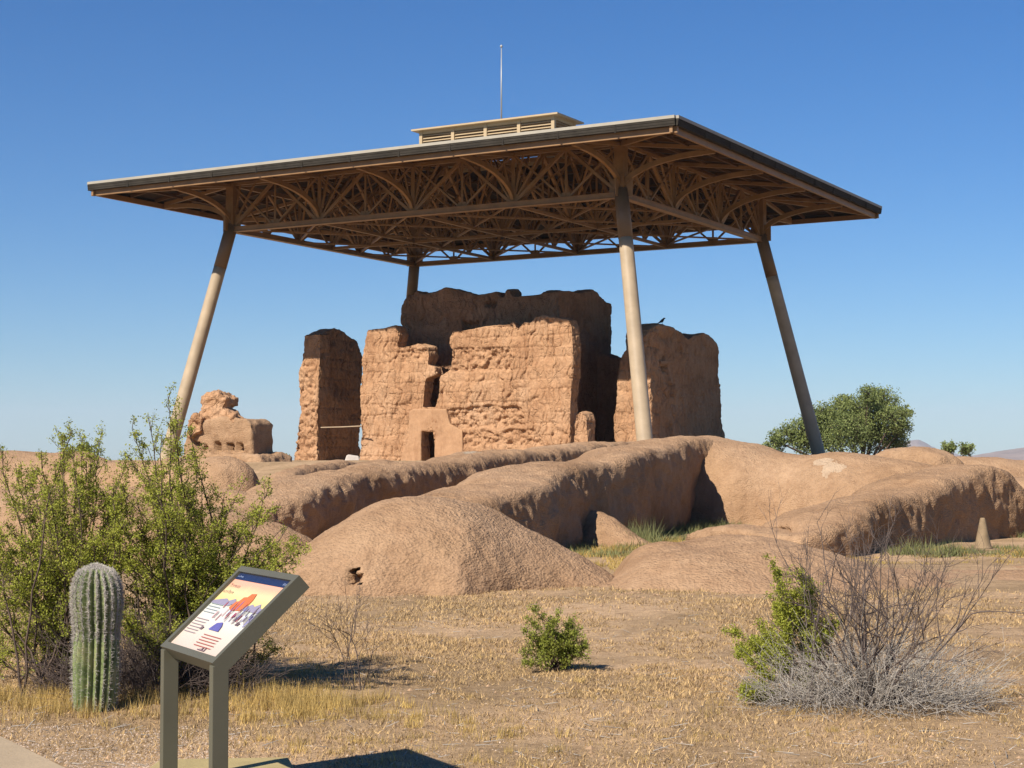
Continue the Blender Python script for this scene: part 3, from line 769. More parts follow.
# deck: four slopes with an opening for the monitor
oz = ZE + SL * (EV - MV)
ou = 4.75
def deck(z_off, name, mat, th):
    mb = MB()
    o_ = [(-EU, -EV), (EU, -EV), (EU, EV), (-EU, EV)]; i_ = [(-ou + .1, -MV + .1), (ou - .7, -MV + .1), (ou - .7, MV - .1), (-ou + .1, MV - .1)]
    for k in range(4):
        a, b = o_[k], o_[(k + 1) % 4]; c, d = i_[(k + 1) % 4], i_[k]
        lo = [L(a[0], a[1], ZE + z_off), L(b[0], b[1], ZE + z_off), L(c[0], c[1], oz + z_off), L(d[0], d[1], oz + z_off)]
        mb.hexa(lo + [p + Vector((0, 0, th)) for p in lo])
    return mb.build(name, mat, sh)
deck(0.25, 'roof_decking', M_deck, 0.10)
deck(0.354, 'roof_sheeting', M_rooftop, 0.08)
for k, (a, b) in enumerate([((-EU, -EV), (EU, -EV)), ((EU, -EV), (EU, EV)), ((EU, EV), (-EU, EV)), ((-EU, EV), (-EU, -EV))]):
    dx = np.sign(b[0] - a[0]) ; dy = np.sign(b[1] - a[1]); nx, ny = dy, -dx
    mb = MB()
    ext = 0.25
    A = L(a[0] + nx * 0.12 - dx * ext * .5, a[1] + ny * 0.12 - dy * ext * .5, 0); B = L(b[0] + nx * 0.12 + dx * ext * .5, b[1] + ny * 0.12 + dy * ext * .5, 0)
    for zz, wd, ht in ((0.22, 0.26, 0.14), (0.335, 0.30, 0.10), (0.10, 0.22, 0.10)):
        mb.bar(A + Vector((0, 0, ZE + zz)), B + Vector((0, 0, ZE + zz)), wd, ht)
    n = int((B - A).length / 3)
    for i in range(1, n):
        p = A.lerp(B, i / n); o_ = (U * nx + W * ny) * 0.14
        mb.box((p.x + o_.x - .04, p.y + o_.y - .04, ZE - .02), (p.x + o_.x + .04, p.y + o_.y + .04, ZE + .37))
    mb.build('gutter', M_gutter, sh)
    mb = MB(); up = Vector((0, 0, ZE + 0.465)); mb.bar(A + up, B + up, 0.34, 0.15); mb.build('roof_edge', M_rooftop, sh)
    mb = MB(); up = Vector((0, 0, ZE - 0.10)) - (U * nx + W * ny) * 0.25; mb.bar(A + up, B + up, 0.16, 0.30); mb.build('eave_beam', M_steel, sh)
# ridge louvre monitor
def Lm(u, v, z): return L(u - .42, v, z)
mz0 = oz + 0.1; mz1 = 22.44
mb = MB()
for s in (-1, 1):
    mb.bar(Lm(-ou, s * MV, mz0 + .15), Lm(ou, s * MV, mz0 + .15), .14, .5)
    mb.bar(Lm(-ou, s * MV, mz1 - .1), Lm(ou, s * MV, mz1 - .1), .14, .2)
    mb.bar(Lm(s * ou, -MV, mz0 + .15), Lm(s * ou, MV, mz0 + .15), .14, .5)
    mb.bar(Lm(s * ou, -MV, mz1 - .1), Lm(s * ou, MV, mz1 - .1), .14, .2)
for s in (-1, 1):
    for i in range(5):
        uu = -ou + 2 * ou * i / 4
        mb.bar(Lm(uu, s * MV, mz0), Lm(uu, s * MV, mz1), .22, .22, tuple(U))
fr_ = mb.build('monitor_frame', M_monitor, sh)
for s in (-1, 1):
    for i in range(4):
        mb = MB(); a0 = -ou + 2 * ou * i / 4 + .13; a1 = -ou + 2 * ou * (i + 1) / 4 - .13
        for j in range(9):
            zz = mz0 + .45 + j * (mz1 - mz0 - .6) / 9
            p = [Lm(a0, s * (MV + .06), zz), Lm(a1, s * (MV + .06), zz), Lm(a1, s * (MV - .10), zz + .10), Lm(a0, s * (MV - .10), zz + .10)]
            mb.hexa(p + [x + Vector((0, 0, .025)) for x in p])
        mb.build('louvre_panel', M_monitor, sh)
for s in (-1, 1):
    mb = MB()
    for j in range(9):
        zz = mz0 + .45 + j * (mz1 - mz0 - .6) / 9
        p = [Lm(s * (ou + .06), -MV + .1, zz), Lm(s * (ou + .06), MV - .1, zz), Lm(s * (ou - .10), MV - .1, zz + .10), Lm(s * (ou - .10), -MV + .1, zz + .10)]
        mb.hexa(p + [x + Vector((0, 0, .025)) for x in p])
    mb.build('louvre_panel', M_monitor, sh)
mb = MB()
lo = [Lm(-ou - .5, -MV - .45, mz1), Lm(ou + .5, -MV - .45, mz1), Lm(ou + .5, MV + .45, mz1), Lm(-ou - .5, MV + .45, mz1)]
mb.hexa(lo + [p + Vector((0, 0, .10)) for p in lo])
hi = [Lm(-ou + 1.0, 0 - .05, mz1 + .2), Lm(ou - 1.0, 0 - .05, mz1 + .2), Lm(ou - 1.0, .05, mz1 + .2), Lm(-ou + 1.0, .05, mz1 + .2)]
lo2 = [p + Vector((0, 0, .103)) for p in lo]
mb.hexa(lo2 + hi)
mb.build('monitor_roof', M_monitor, sh)
mb = MB(); pr = at(501, 117, 101); ru = (pr - C0).dot(U) + .42
mb.tube([Lm(ru, 0, mz1 + .3), Lm(ru, 0, mz1 + 2.4), Lm(ru, 0, EYE + 25.8)], [.055, .05, .03], 6)
mb.lathe(Lm(ru, 0, EYE + 25.8), [(.02, 0), (.08, .04), (.09, .1), (.05, .17), (.01, .2)], 8)
mb.build('lightning_rod', M_rod, sh, smooth=True)

# columns, leaning out along the diagonals
corners = [(-HU, -HV), (HU, -HV), (HU, HV), (-HU, HV)]
for (cu_, cv_) in corners:
    d = Vector((cu_, cv_, 0)).normalized(); dd = U * d.x + W * d.y
    top = L(cu_, cv_, ZC + .3); bot = top + dd * ((2.35 if (cu_ > 0 and cv_ < 0) else 3.15) * (14.3 + EYE) / 12.6) - Vector((0, 0, 14.3 + EYE - 0.9))
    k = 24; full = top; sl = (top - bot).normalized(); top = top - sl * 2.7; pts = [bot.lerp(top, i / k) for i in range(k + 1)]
    mb = MB(); mb.tube([top - sl * .02, top.lerp(full, .5), full], [.39, .385, .38], 28); mb.build('column_painted_shadow', M_colshadow, sh, smooth=True)  # top stretch of column, coloured dark to stand in for the eave's shadow
    mb = MB(); mb.tube(pts, [0.43 - 0.05 * i / k for i in range(k + 1)], 28)
    co_ = mb.build('column', M_column, sh, smooth=True)
    mb = MB()                       # head: gusset post carrying up to the roof
    zr = roofz(cu_, cv_)
    mb.bar(L(cu_, cv_, ZC + .2), L(cu_, cv_, zr), .55, .55, tuple(U))
    for s in (-1, 1):
        mb.bar(L(cu_ + s * .27, cv_, ZC - .1), L(cu_ + s * .27, cv_, ZC + .9), .06, .8, tuple(U))
        mb.bar(L(cu_, cv_ + s * .27, ZC - .1), L(cu_, cv_ + s * .27, ZC + .9), .8, .06, tuple(U))
    mb.build('column_head', M_steel, sh)

def truss(p0, p1, panels, main=True, fan=True):
    """p0, p1: (u, v) ends. Bottom chord at ZC, top chord under the roof."""
    mb = MB()
    P = lambda t: (p0[0] + (p1[0] - p0[0]) * t, p0[1] + (p1[1] - p0[1]) * t)
    def bot(t): u, v = P(t); return L(u, v, ZC)
    def top(t):
        t = min(max(t, 0), 1); u, v = P(t); return L(u, v, roofz(u, v) - .16)
    n = 40
    for i in range(n): mb.bar(top(i / n), top((i + 1) / n), .20, .24)
    cw = .30 if main else .18
    mb.bar(bot(0), bot(1), cw, .26 if main else .18)
    if main:
        up = Vector((0, 0, .14)); mb.bar(bot(0) + up, bot(1) + up, cw + .14, .03); mb.bar(bot(0) - up, bot(1) - up, cw + .14, .03)
    for i in range(panels + 1):
        t = i / panels; st = 1 / panels
        if i % 2 == 0 and fan:
            for k, wd in ((-1.0, .17), (-.55, .10), (-.2, .09), (.2, .09), (.55, .10), (1.0, .17)):
                if 0 <= t + k * st <= 1: mb.bar(bot(t), top(t + k * st), wd, wd)
            if 0 < t < 1:
                mb.bar(bot(t) + Vector((0, 0, -.1)), bot(t) + Vector((0, 0, .55)), .75, .06, tuple((p1[1] - p0[1]) * U - (p1[0] - p0[0]) * W))
        elif i % 2:
            for k, wd in ((-1.0, .11), (0, .12), (1.0, .11)):
                if 0 <= t + k * st <= 1: mb.bar(bot(t), top(t + k * st), wd, wd)
            mb.bar(bot(t) + Vector((0, 0, -.08)), bot(t) + Vector((0, 0, .4)), .5, .06, tuple((p1[1] - p0[1]) * U - (p1[0] - p0[0]) * W))
    return mb
for a, b, n in (((-HU, -HV), (HU, -HV), 8), ((HU, -HV), (HU, HV), 6), ((HU, HV), (-HU, HV), 8), ((-HU, HV), (-HU, -HV), 6)):
    truss(a, b, n).build('edge_truss', M_steel, sh)
for u in (-HU / 2, 0, HU / 2):
    truss((u, -HV), (u, HV), 6, False).build('cross_truss', M_steel, sh)
for v in (0.0,):
    truss((-HU, v), (HU, v), 8, False).build('long_truss', M_steel, sh)
# flat bracing in the plane of the bottom chords
mb = MB()
def BZ(u, v, dz=.0): return L(u, v, ZC + dz)
us_ = [-HU, -HU / 2, 0, HU / 2, HU]; vs_ = [-HV, -HV / 3, HV / 3, HV]
for i in range(4):
    for j in range(3):
        u0, u1, v0, v1 = us_[i], us_[i + 1], vs_[j], vs_[j + 1]
        mb.bar(BZ(u0, v0, .0), BZ(u1, v1, .0), .10, .10); mb.bar(BZ(u0, v1, .11), BZ(u1, v0, .11), .10, .10)
mb.build('chord_bracing', M_steel, sh)
# sloping braces inside the roof space from bottom nodes up to the roof
for u in us_:
    for v in vs_:
        if abs(u) > HU - .1 and abs(v) > HV - .1: continue
        mb = MB()
        for du, dv in ((3.2, 3.3), (-3.2, 3.3), (3.2, -3.3), (-3.2, -3.3)):
            uu, vv = u + du, v + dv
            if abs(uu) > HU + .1 or abs(vv) > HV + .1: continue
            if abs(uu) < ou and abs(vv) < MV: continue
            mb.bar(BZ(u, v, .05), L(uu, vv, roofz(uu, vv) - .1), .10, .10)
        mb.build('roof_strut', M_steel, sh)
# curved knee braces out to the eaves
def knee(u, v, du, dv, reach, wd=.2):
    mb = MB(); prev = None
    ze = ZE - 0.16
    for i in range(15):
        th = i / 14 * math.pi / 2
        s = reach * (1 - math.cos(th)); z = ZC + .15 + (ze - ZC - .15 + SL * 0) * math.sin(th)
        p = L(u + du * s, v + dv * s, z)
        if prev is not None: mb.bar(prev, p + (p - prev) * .03, wd, wd * 1.35)
        prev = p
    mb.bar(prev, L(u + du * (reach + .7), v + dv * (reach + .7), ze), wd, wd)
    # straight outrigger up at roof level
    mb.bar(L(u, v, roofz(u, v) - .2), L(u + du * (reach + .7), v + dv * (reach + .7), ZE + SL * .4 - .05), wd, wd)
    mb.bar(L(u, v, ZC + .1), L(u, v, roofz(u, v) - .1), wd, wd)
    mb.build('knee_brace', M_steel, sh)
RO = EV - HV - 1.2; ROU = EU - HU - 1.1
for i in range(5):
    u = -HU + 2 * HU * i / 4
    for s in (-1, 1): knee(u, s * HV, 0, s, RO)
for i in range(4):
    v = -HV + 2 * HV * i / 3
    for s in (-1, 1): knee(s * HU, v, s, 0, ROU)
for su in (-1, 1):
    for sv in (-1, 1):
        mb = MB(); mb.bar(L(su * HU, sv * HV, roofz(su * HU, sv * HV) - .2), L(su * (EU - .3), sv * (EV - .3), ZE + .02), .2, .3); 
        mb.bar(L(su * HU, sv * HV, roofz(HU, HV) - .2), L(su * ou, sv * MV, oz), .2, .3); mb.build('hip_rafter', M_steel, sh)
# rafters and purlins
for s in (-1, 1):
    for i in range(19):
        u = -EU + .9 + (2 * EU - 1.8) * i / 18
        vin = MV if abs(u) < ou else min(EV - .5, MV + (abs(u) - ou))
        if EV - vin < 1: continue
        mb = MB(); mb.bar(L(u, s * (EV - .2), ZE + .13), L(u, s * vin, roofz(u, vin) + .09), .10, .2); mb.build('rafter', M_rafter, sh)
    for i in range(15):
        v = -EV + .9 + (2 * EV - 1.8) * i / 14
        uin = ou + max(0, abs(v) - MV)
        if EU - uin < 1: continue
        mb = MB(); mb.bar(L(s * (EU - .2), v, ZE + .13), L(s * uin, v, roofz(uin, v) + .09), .10, .2); mb.build('rafter', M_rafter, sh)
for k in range(1, 8):
    d = k * 1.85
    if EV - d < MV: break
    a = [(-EU + d, -EV + d), (EU - d, -EV + d), (EU - d, EV - d), (-EU + d, EV - d)]
    z = ZE + SL * d - .02
    mb = MB()
    for i in range(4):
        mb.bar(L(a[i][0], a[i][1], z), L(a[(i + 1) % 4][0], a[(i + 1) % 4][1], z), .12, .14)
    mb.build('purlin_ring', M_rafter, sh)

# bird on the end wall
pb = at(662, 322.5, 101.5)
_v, _z = on_u(662, 323, UE - .7); pb = L(UE - .7, _v, _z - .12)
mb = MB()
mb.tube([pb + Vector((-.22, 0, .12)), pb + Vector((-.12, 0, .17)), pb + Vector((0, 0, .24)), pb + Vector((.07, 0, .33)), pb + Vector((.10, 0, .37))], [.02, .05, .09, .07, .05], 8)
mb.tube([pb + Vector((.10, 0, .36)), pb + Vector((.13, 0, .40)), pb + Vector((.17, 0, .39)), pb + Vector((.22, 0, .385))], [.05, .055, .03, .005], 8)
mb.tube([pb + Vector((-.18, 0, .14)), pb + Vector((-.34, 0, .06))], [.035, .02], 6)
for s in (-.03, .03): mb.tube([pb + Vector((.02, s, -.05)), pb + Vector((.01, s, .2))], .01, 5)
tag(mb.build('bird', mat_plain('black_feather', (0.02, 0.02, 0.022), .6, .3), smooth=True), 'small black bird perched on top of the right end wall', 'bird')

# ------------------------------------------------------------------ plants
def seg_tubes(segs, n=4):
    """segs (k,8): a xyz, b xyz, ra, rb -> merged tubes"""
    s_ = np.asarray(segs, float); a = s_[:, :3]; b = s_[:, 3:6]; ra = s_[:, 6]; rb = s_[:, 7]
    d = b - a; d /= (np.linalg.norm(d, axis=1)[:, None] + 1e-9)
    ref = np.where(np.abs(d[:, 2:3]) < 0.9, np.array([[0, 0, 1.0]]), np.array([[1.0, 0, 0]]))
    r = np.cross(d, ref); r /= np.linalg.norm(r, axis=1)[:, None]; u = np.cross(r, d)
    k = len(s_); V = np.zeros((k, 2 * n, 3))
    for j in range(n):
        t = 2 * math.pi * j / n; o = r * math.cos(t) + u * math.sin(t)
        V[:, j] = a + o * ra[:, None]; V[:, n + j] = b + o * rb[:, None]
    base = (np.arange(k) * 2 * n)[:, None, None]
    q = np.array([[j, (j + 1) % n, n + (j + 1) % n, n + j] for j in range(n)])[None]
    return V.reshape(-1, 3), (base + q).reshape(-1, 4)

def leaf_quads(P, size, rng, tint, up=0.3, aspect=0.5):
    n = len(P); d = rng.normal(size=(n, 3)); d[:, 2] += up; d /= np.linalg.norm(d, axis=1)[:, None]
    e = np.cross(d, rng.normal(size=(n, 3))); e /= np.linalg.norm(e, axis=1)[:, None]
    s = size * rng.uniform(.6, 1.3, n)[:, None]
    V = np.stack([P, P + d * s * .5 + e * s * aspect * .5, P + d * s, P + d * s * .5 - e * s * aspect * .5], 1)
    Fc = np.arange(4 * n).reshape(-1, 4)
    return V.reshape(-1, 3), Fc, np.repeat(tint, 4, axis=0)

def bezier(a, c, b, n):
    t = np.linspace(0, 1, n)[:, None]; return (1 - t) ** 2 * a + 2 * t * (1 - t) * c + t ** 2 * b

def shrub(name, label, cat, base, tips, leafmat, barkmat, leaf=0.016, twigs=22, perleaf=26, tw_len=0.22, r0=0.012, start=0.35, spread=0.12, group=None, colvar=((.75, .8, .6), (1.3, 1.25, 1.2)), seed=1, up=0.5, sub=2):
    rng = np.random.default_rng(seed); base = np.array(base, float)
    segs = []; LP = []; LT = []
    for tip in tips:
        tip = np.array(tip, float)
        b0 = base + np.r_[rng.normal(size=2) * spread, -0.03]
        ctrl = b0 + (tip - b0) * 0.45 + np.r_[(b0 - tip)[:2] * 0.12 + rng.normal(size=2) * .08, np.linalg.norm(tip - b0) * rng.uniform(0.05, .16)]
        n = 12; C = bezier(b0, ctrl, tip, n)
        C[1:-1] += rng.normal(size=(n - 2, 3)) * .012
        rr = np.linspace(r0, r0 * .22, n)
        for i in range(n - 1): segs.append([*C[i], *C[i + 1], rr[i], rr[i + 1]])
        Lr = np.linalg.norm(tip - b0)
        for k in range(twigs):
            t = rng.uniform(start, 1.0); i = min(int(t * (n - 1)), n - 2); p = C[i] + (C[i + 1] - C[i]) * (t * (n - 1) - i)
            along = (C[i + 1] - C[i]); along /= np.linalg.norm(along)
            d = along * .7 + rng.normal(size=3) * .55 + np.array([0, 0, up * .5]); d /= np.linalg.norm(d)
            ln = tw_len * rng.uniform(.45, 1.2) * (1.25 - .75 * t)
            e = p + d * ln; m = (p + e) / 2 + rng.normal(size=3) * .012
            segs.append([*p, *m, r0 * .3, r0 * .2]); segs.append([*m, *e, r0 * .2, r0 * .1])
            shade = rng.uniform(0, 1)
            ends = [(p, m, e)]
            for _ in range(sub):
                q0 = p + (e - p) * rng.uniform(.3, .9); dq = d + rng.normal(size=3) * .6; dq /= np.linalg.norm(dq)
                q1 = q0 + dq * ln * rng.uniform(.3, .6); segs.append([*q0, *q1, r0 * .14, r0 * .08]); ends.append((q0, (q0 + q1) / 2, q1))
            for (x0, xm, x1) in ends:
                tt = rng.uniform(.25, 1.05, max(1, perleaf // (1 + sub)))[:, None]
                pts = x0 + (x1 - x0) * tt + rng.normal(size=(len(tt), 3)) * .014
                LP.append(pts); LT.append(np.full(len(tt), shade))
    root = empty(name, tuple(base), label, cat, group or {'creosote_bush': 'large creosote bushes at the left', 'desert_bush': 'bushes on the skyline'}.get(name))
    V, Fc = seg_tubes(segs)
    link('stems', mesh_np('stems', V, Fc), root, barkmat)
    if LP and leafmat is not None:
        P = np.concatenate(LP); s = np.clip(np.concatenate(LT) * .6 + rng.uniform(0, .4, len(P)), 0, 1)[:, None]
        tint = np.array(colvar[0]) * (1 - s) + np.array(colvar[1]) * s
        V, Fc, T = leaf_quads(P, leaf, rng, tint)
        link('foliage', mesh_np('foliage', V, Fc, False, T), root, leafmat)
    return root

rnd = random.Random(3)
def tipset(pxs, D, dj=.5, jit=6, extra=0):
    out = []
    for px, py in pxs:
        p = at(px + rnd.uniform(-2, 2), py, D + rnd.uniform(-dj, dj)); out.append(tuple(p))
        for _ in range(extra):
            out.append(tuple(at(px + rnd.uniform(-jit, jit) * 3, py + rnd.uniform(2, 12) * jit * .6, D + rnd.uniform(-dj, dj))))
    return out

gb = grd(190, 692)
shrub('creosote_bush', 'large airy green creosote bush behind the information panel', 'bush', (gb.x, gb.y + .2, 0),
      tipset([(133, 428), (150, 418), (166, 396), (176, 404), (172, 430), (150, 448), (192, 452), (200, 478), (222, 497), (240, 490), (258, 505), (272, 485), (268, 512), (284, 528), (292, 556), (280, 565), (262, 548), (236, 530), (214, 525), (190, 500), (168, 470), (140, 470), (122, 488), (116, 520), (140, 520), (165, 510), (190, 545), (215, 555), (240, 570), (270, 590), (248, 600), (180, 560), (120, 505), (112, 545), (104, 595), (132, 605), (160, 622), (232, 606), (262, 615), (300, 552), (288, 580), (150, 550), (128, 560), (205, 590), (170, 600)], 11.6, .6, 6, 1),
      M_leaf, M_bark, seed=4, twigs=23, perleaf=50, r0=.010, leaf=.0175, spread=.18, start=.42, tw_len=.20)
gb = grd(60, 694)
shrub('creosote_bush', 'dense green creosote bush behind the small cactus at the left edge', 'bush', (gb.x, gb.y + .3, 0),
      tipset([(4, 450), (18, 470), (40, 452), (62, 438), (74, 430), (84, 440), (100, 436), (106, 462), (88, 462), (62, 470), (44, 486), (24, 505), (8, 500), (-15, 480), (-30, 520), (4, 540), (30, 545), (55, 520), (80, 505), (104, 500), (118, 530), (95, 545), (70, 560), (42, 580), (15, 585), (-20, 575), (110, 575), (122, 540), (130, 510), (118, 495), (126, 470), (85, 600), (50, 615), (12, 625), (-12, 640), (-60, 560), (-50, 500)], 11.9, .6, 6, 1),
      M_leaf, M_bark, seed=9, twigs=23, perleaf=50, r0=.010, leaf=.0175, spread=.18, start=.42, tw_len=.20)
gb = grd(558, 668)
shrub('small_green_bush', 'small upright green bush alone on the bare ground at centre', 'bush', (gb.x, gb.y, 0),
      tipset([(528, 618), (536, 608), (545, 614), (552, 622), (560, 612), (568, 616), (578, 614), (584, 622), (584, 636), (530, 636), (540, 640), (572, 634), (556, 632), (526, 646), (582, 650), (548, 630), (566, 625)], 12.9, .12, 3, 1),
      M_leafg, M_bark, leaf=.02, twigs=14, perleaf=26, tw_len=.07, r0=.005, start=.3, spread=.03, seed=12, colvar=((.7, .75, .6), (1.5, 1.4, 1.2)))
gb = grd(802, 703)
shrub('green_creosote', 'yellow-green creosote leaning against the left side of the dead grey shrub', 'bush', (gb.x, gb.y, 0),
      tipset([(784, 572), (775, 600), (790, 598), (806, 580), (812, 590), (800, 610), (826, 620), (836, 628), (822, 640), (772, 628), (760, 625), (752, 640), (766, 650), (784, 640), (803, 650), (812, 660), (770, 560), (798, 575), (728, 632), (735, 645), (742, 655), (745, 690), (750, 695), (790, 620)], 11.2, .2, 3, 0),
      M_leaf, M_bark, leaf=.018, twigs=30, perleaf=52, tw_len=.12, r0=.006, start=.45, spread=.06, seed=15)

# dead shrubs
def dead_shrub(name, label, base, nst, hmin, hmax, lean, seed, r0=.009, fine=0, mats=None, bias=(0, 0)):
    rng = np.random.default_rng(seed); base = np.array(base); segs = []; fines = []
    def grow(p, d, ln, r, lev):
        n = 5; q = p.copy(); dd = d.copy()
        for i in range(n):
            dd = dd + rng.normal(size=3) * .10 + np.array([0, 0, .03 if lev < 3 else 0.0]); dd /= np.linalg.norm(dd)
            e = q + dd * ln / n; segs.append([*q, *e, r * (1 - .12 * i), r * (1 - .12 * (i + 1))])
            if lev < 3 and i >= 1:
                for _ in range(rng.integers(0, 2) + (1 if i > 2 else 0)):
                    d2 = dd + rng.normal(size=3) * .42; d2 /= np.linalg.norm(d2)
                    grow(e, d2, ln * rng.uniform(.35, .62), r * .5, lev + 1)
            q = e
    for k in range(nst):
        a = rng.uniform(0, 2 * math.pi); l = rng.uniform(0, lean)
        d = np.array([math.cos(a) * l + bias[0], math.sin(a) * l * .8 + bias[1], 1.0]); d /= np.linalg.norm(d)
        grow(base + np.r_[rng.normal(size=2) * .05, -.02], d, rng.uniform(hmin, hmax), r0 * rng.uniform(.7, 1.1), 0)
    root = empty(name, tuple(base), label, 'dead shrub')
    V, Fc = seg_tubes(segs); link('branches', mesh_np('branches', V, Fc), root, mats[0])
    if fine:
        fs = []
        for k in range(fine):
            a = rng.uniform(0, 2 * math.pi); rad = rng.uniform(.02, 1) ** .9 * .66
            p = base + np.array([math.cos(a) * rad * 1.1, math.sin(a) * rad * .7, rng.uniform(0, .34) * (1 - rad) * (1 + .5 * math.sin(a * 5 + 1))])
            d = np.array([math.cos(a), math.sin(a), rng.uniform(-.1, 1.4)]) + rng.normal(size=3) * .6; d /= np.linalg.norm(d)
            ln = rng.uniform(.10, .36); m = p + d * ln * .5; e = p + d * ln + rng.normal(size=3) * .03
            if e[2] < .01: e[2] = .01
            fs.append([*p, *m, .0024, .0018]); fs.append([*m, *e, .0018, .001])
            for _ in range(2):
                f = m + (e - m) * rng.uniform(0, 1); g = f + (d + rng.normal(size=3) * .8) * ln * .35; fs.append([*f, *g, .0015, .0008])
        V, Fc = seg_tubes(fs, 3); link('twig_tangle', mesh_np('twig_tangle', V, Fc), root, mats[1])
    return root
gb = grd(868, 708)
dead_shrub('dead_shrub', 'big leafless grey shrub with a tangled skirt of twigs at the right', (gb.x, gb.y, 0), 30, .58, .94, 1.3, 21, .0095, 1250, (M_barkdark, M_barkgrey), (.12, 0))
gb = grd(348, 690)
dead_shrub('dead_shrub', 'thin bare dark sapling with few sticks right of the information panel', (gb.x, gb.y, 0), 5, .35, .55, .55, 33, .006, 0, (M_barkdark,))
gb = grd(150, 697)
dead_shrub('dry_brush', 'dry brown brushwood tangled under the creosote bushes', (gb.x, gb.y + .1, 0), 22, .3, .6, 2.2, 35, .006, 1500, (M_barkdark, M_barkdark))

# mesquite tree far behind
def tree(name, label, cx, D, ground, blobs, nleaf, leaf, trunk_px, seed, mat, group=None):
    rng = np.random.default_rng(seed)
    base = at(trunk_px, 460, D); base.z = ground
    root = empty(name, tuple(base), label, 'tree', group)
    segs = []; P = []; T = []
    b = np.array(base)
    for (px, py, r) in blobs:
        for _ in range(1):
            off = rng.uniform(-1, 1) * 2.2
            c = np.array(at(px, py, D + off)); R = r * D / F
            ctrl = (b + c) / 2 + np.array([0, 0, -.4]); C = bezier(b, ctrl, c, 7)
            for i in range(6): segs.append([*C[i], *C[i + 1], .16 * (1 - i / 7), .16 * (1 - (i + 1) / 7)])
            m = int(nleaf * r * r / sum(q[2] ** 2 for q in blobs))
            # small sprays spread through the crown
            k = max(6, m // 26); cc = rng.normal(size=(k, 3)); cc /= np.linalg.norm(cc, axis=1)[:, None]
            cc = c + cc * (R * rng.uniform(.25, 1.12, k) ** .6)[:, None] * np.array([1, 1, .9])
            for q in cc:
                segs.append([*c, *q, .03, .01])
                pts = q + rng.normal(size=(26, 3)) * np.array([.34, .34, .22]) * R * .55
                P.append(pts); T.append(np.full(26, rng.uniform(0, 1)))
    V, Fc = seg_tubes(segs, 5); link('trunk', mesh_np('trunk', V, Fc), root, M_bark)
    P = np.concatenate(P); s = np.clip(np.concatenate(T) * .7 + rng.uniform(0, .3, len(P)), 0, 1)[:, None]
    tint = np.array((.6, .65, .6)) * (1 - s) + np.array((1.5, 1.4, 1.2)) * s
    V, Fc, TT = leaf_quads(P, leaf, rng, tint, 0, .55); link('crown', mesh_np('crown', V, Fc, False, TT), root, mat)
tree('mesquite_tree', 'broad green mesquite tree behind the right leaning column', 0, 130, .5,
     [(880, 402, 18), (862, 412, 19), (893, 418, 16), (840, 415, 18), (820, 418, 16), (805, 428, 14), (850, 430, 22), (828, 436, 18), (875, 432, 22), (895, 440, 14), (808, 442, 14), (790, 434, 13), (776, 440, 10), (902, 428, 9), (868, 396, 10), (845, 402, 10), (780, 443, 8), (766, 446, 6), (905, 412, 7)],
     46000, .17, 862, 41, M_mesq)
def far_bush(label, px, py, D, r, seed, mat=None):
    b = at(px, 462, D)
    shrub('desert_bush', label, 'bush', (b.x, b.y, 1.4 if D < 80 else .2), [tuple(at(px + rnd.uniform(-1, 1) * r, py + abs(rnd.gauss(0, .3)) * r, D + rnd.uniform(-.4, .4))) for _ in range(9)],
          mat or M_mesq, M_bark, leaf=.10 * D / 60, twigs=10, perleaf=9, tw_len=.35 * D / 60, r0=.02, spread=.2, seed=seed, start=.6)
far_bush('spiky dark green bush on the skyline right of the mesquite tree', 964, 448, 75, 7, 51)
far_bush('pale thin bush on the skyline between mesquite and spiky bush', 949, 446, 76, 5, 52)
far_bush('small green bush on the skyline above the far left mound', 88, 447, 70, 9, 53)
far_bush('low grey-green bush beside the foot of the left adobe wall', 284, 457, 90, 5, 54)

# ------------------------------------------------------------------ grasses and ground cover
def blades(name, P, h, wd, tints, mat, rng, lean=.35, label=None, kind='stuff', z=None):
    n = len(P)
    zz = terr(P[:, 0], P[:, 1]) if z is None else z
    B = np.stack([P[:, 0], P[:, 1], zz - .005], -1)
    a = rng.uniform(0, 2 * math.pi, n); e = np.stack([np.cos(a), np.sin(a), a * 0], -1)
    d = rng.normal(size=(n, 3)) * lean; d[:, 2] = 1; d /= np.linalg.norm(d, axis=1)[:, None]
    V = np.stack([B - e * wd[:, None] / 2, B + e * wd[:, None] / 2, B + d * h[:, None]], 1).reshape(-1, 3)
    o = link(name, mesh_np(name, V, np.arange(3 * n).reshape(-1, 3), False, np.repeat(tints, 3, axis=0)), None, mat)
    return tag(o, label, None, None, kind)

def screen_ground(n, x0, x1, y0, y1, rng):
    px = rng.uniform(x0, x1, n); py = rng.uniform(y0, y1, n)
    dx = (px - 512) / F; dy = (384 - py) / F; dY = _c - _s * dy; dZ = _s + _c * dy
    t = -EYE / dZ; return np.stack([dx * t, dY * t], -1)
rng = np.random.default_rng(77)
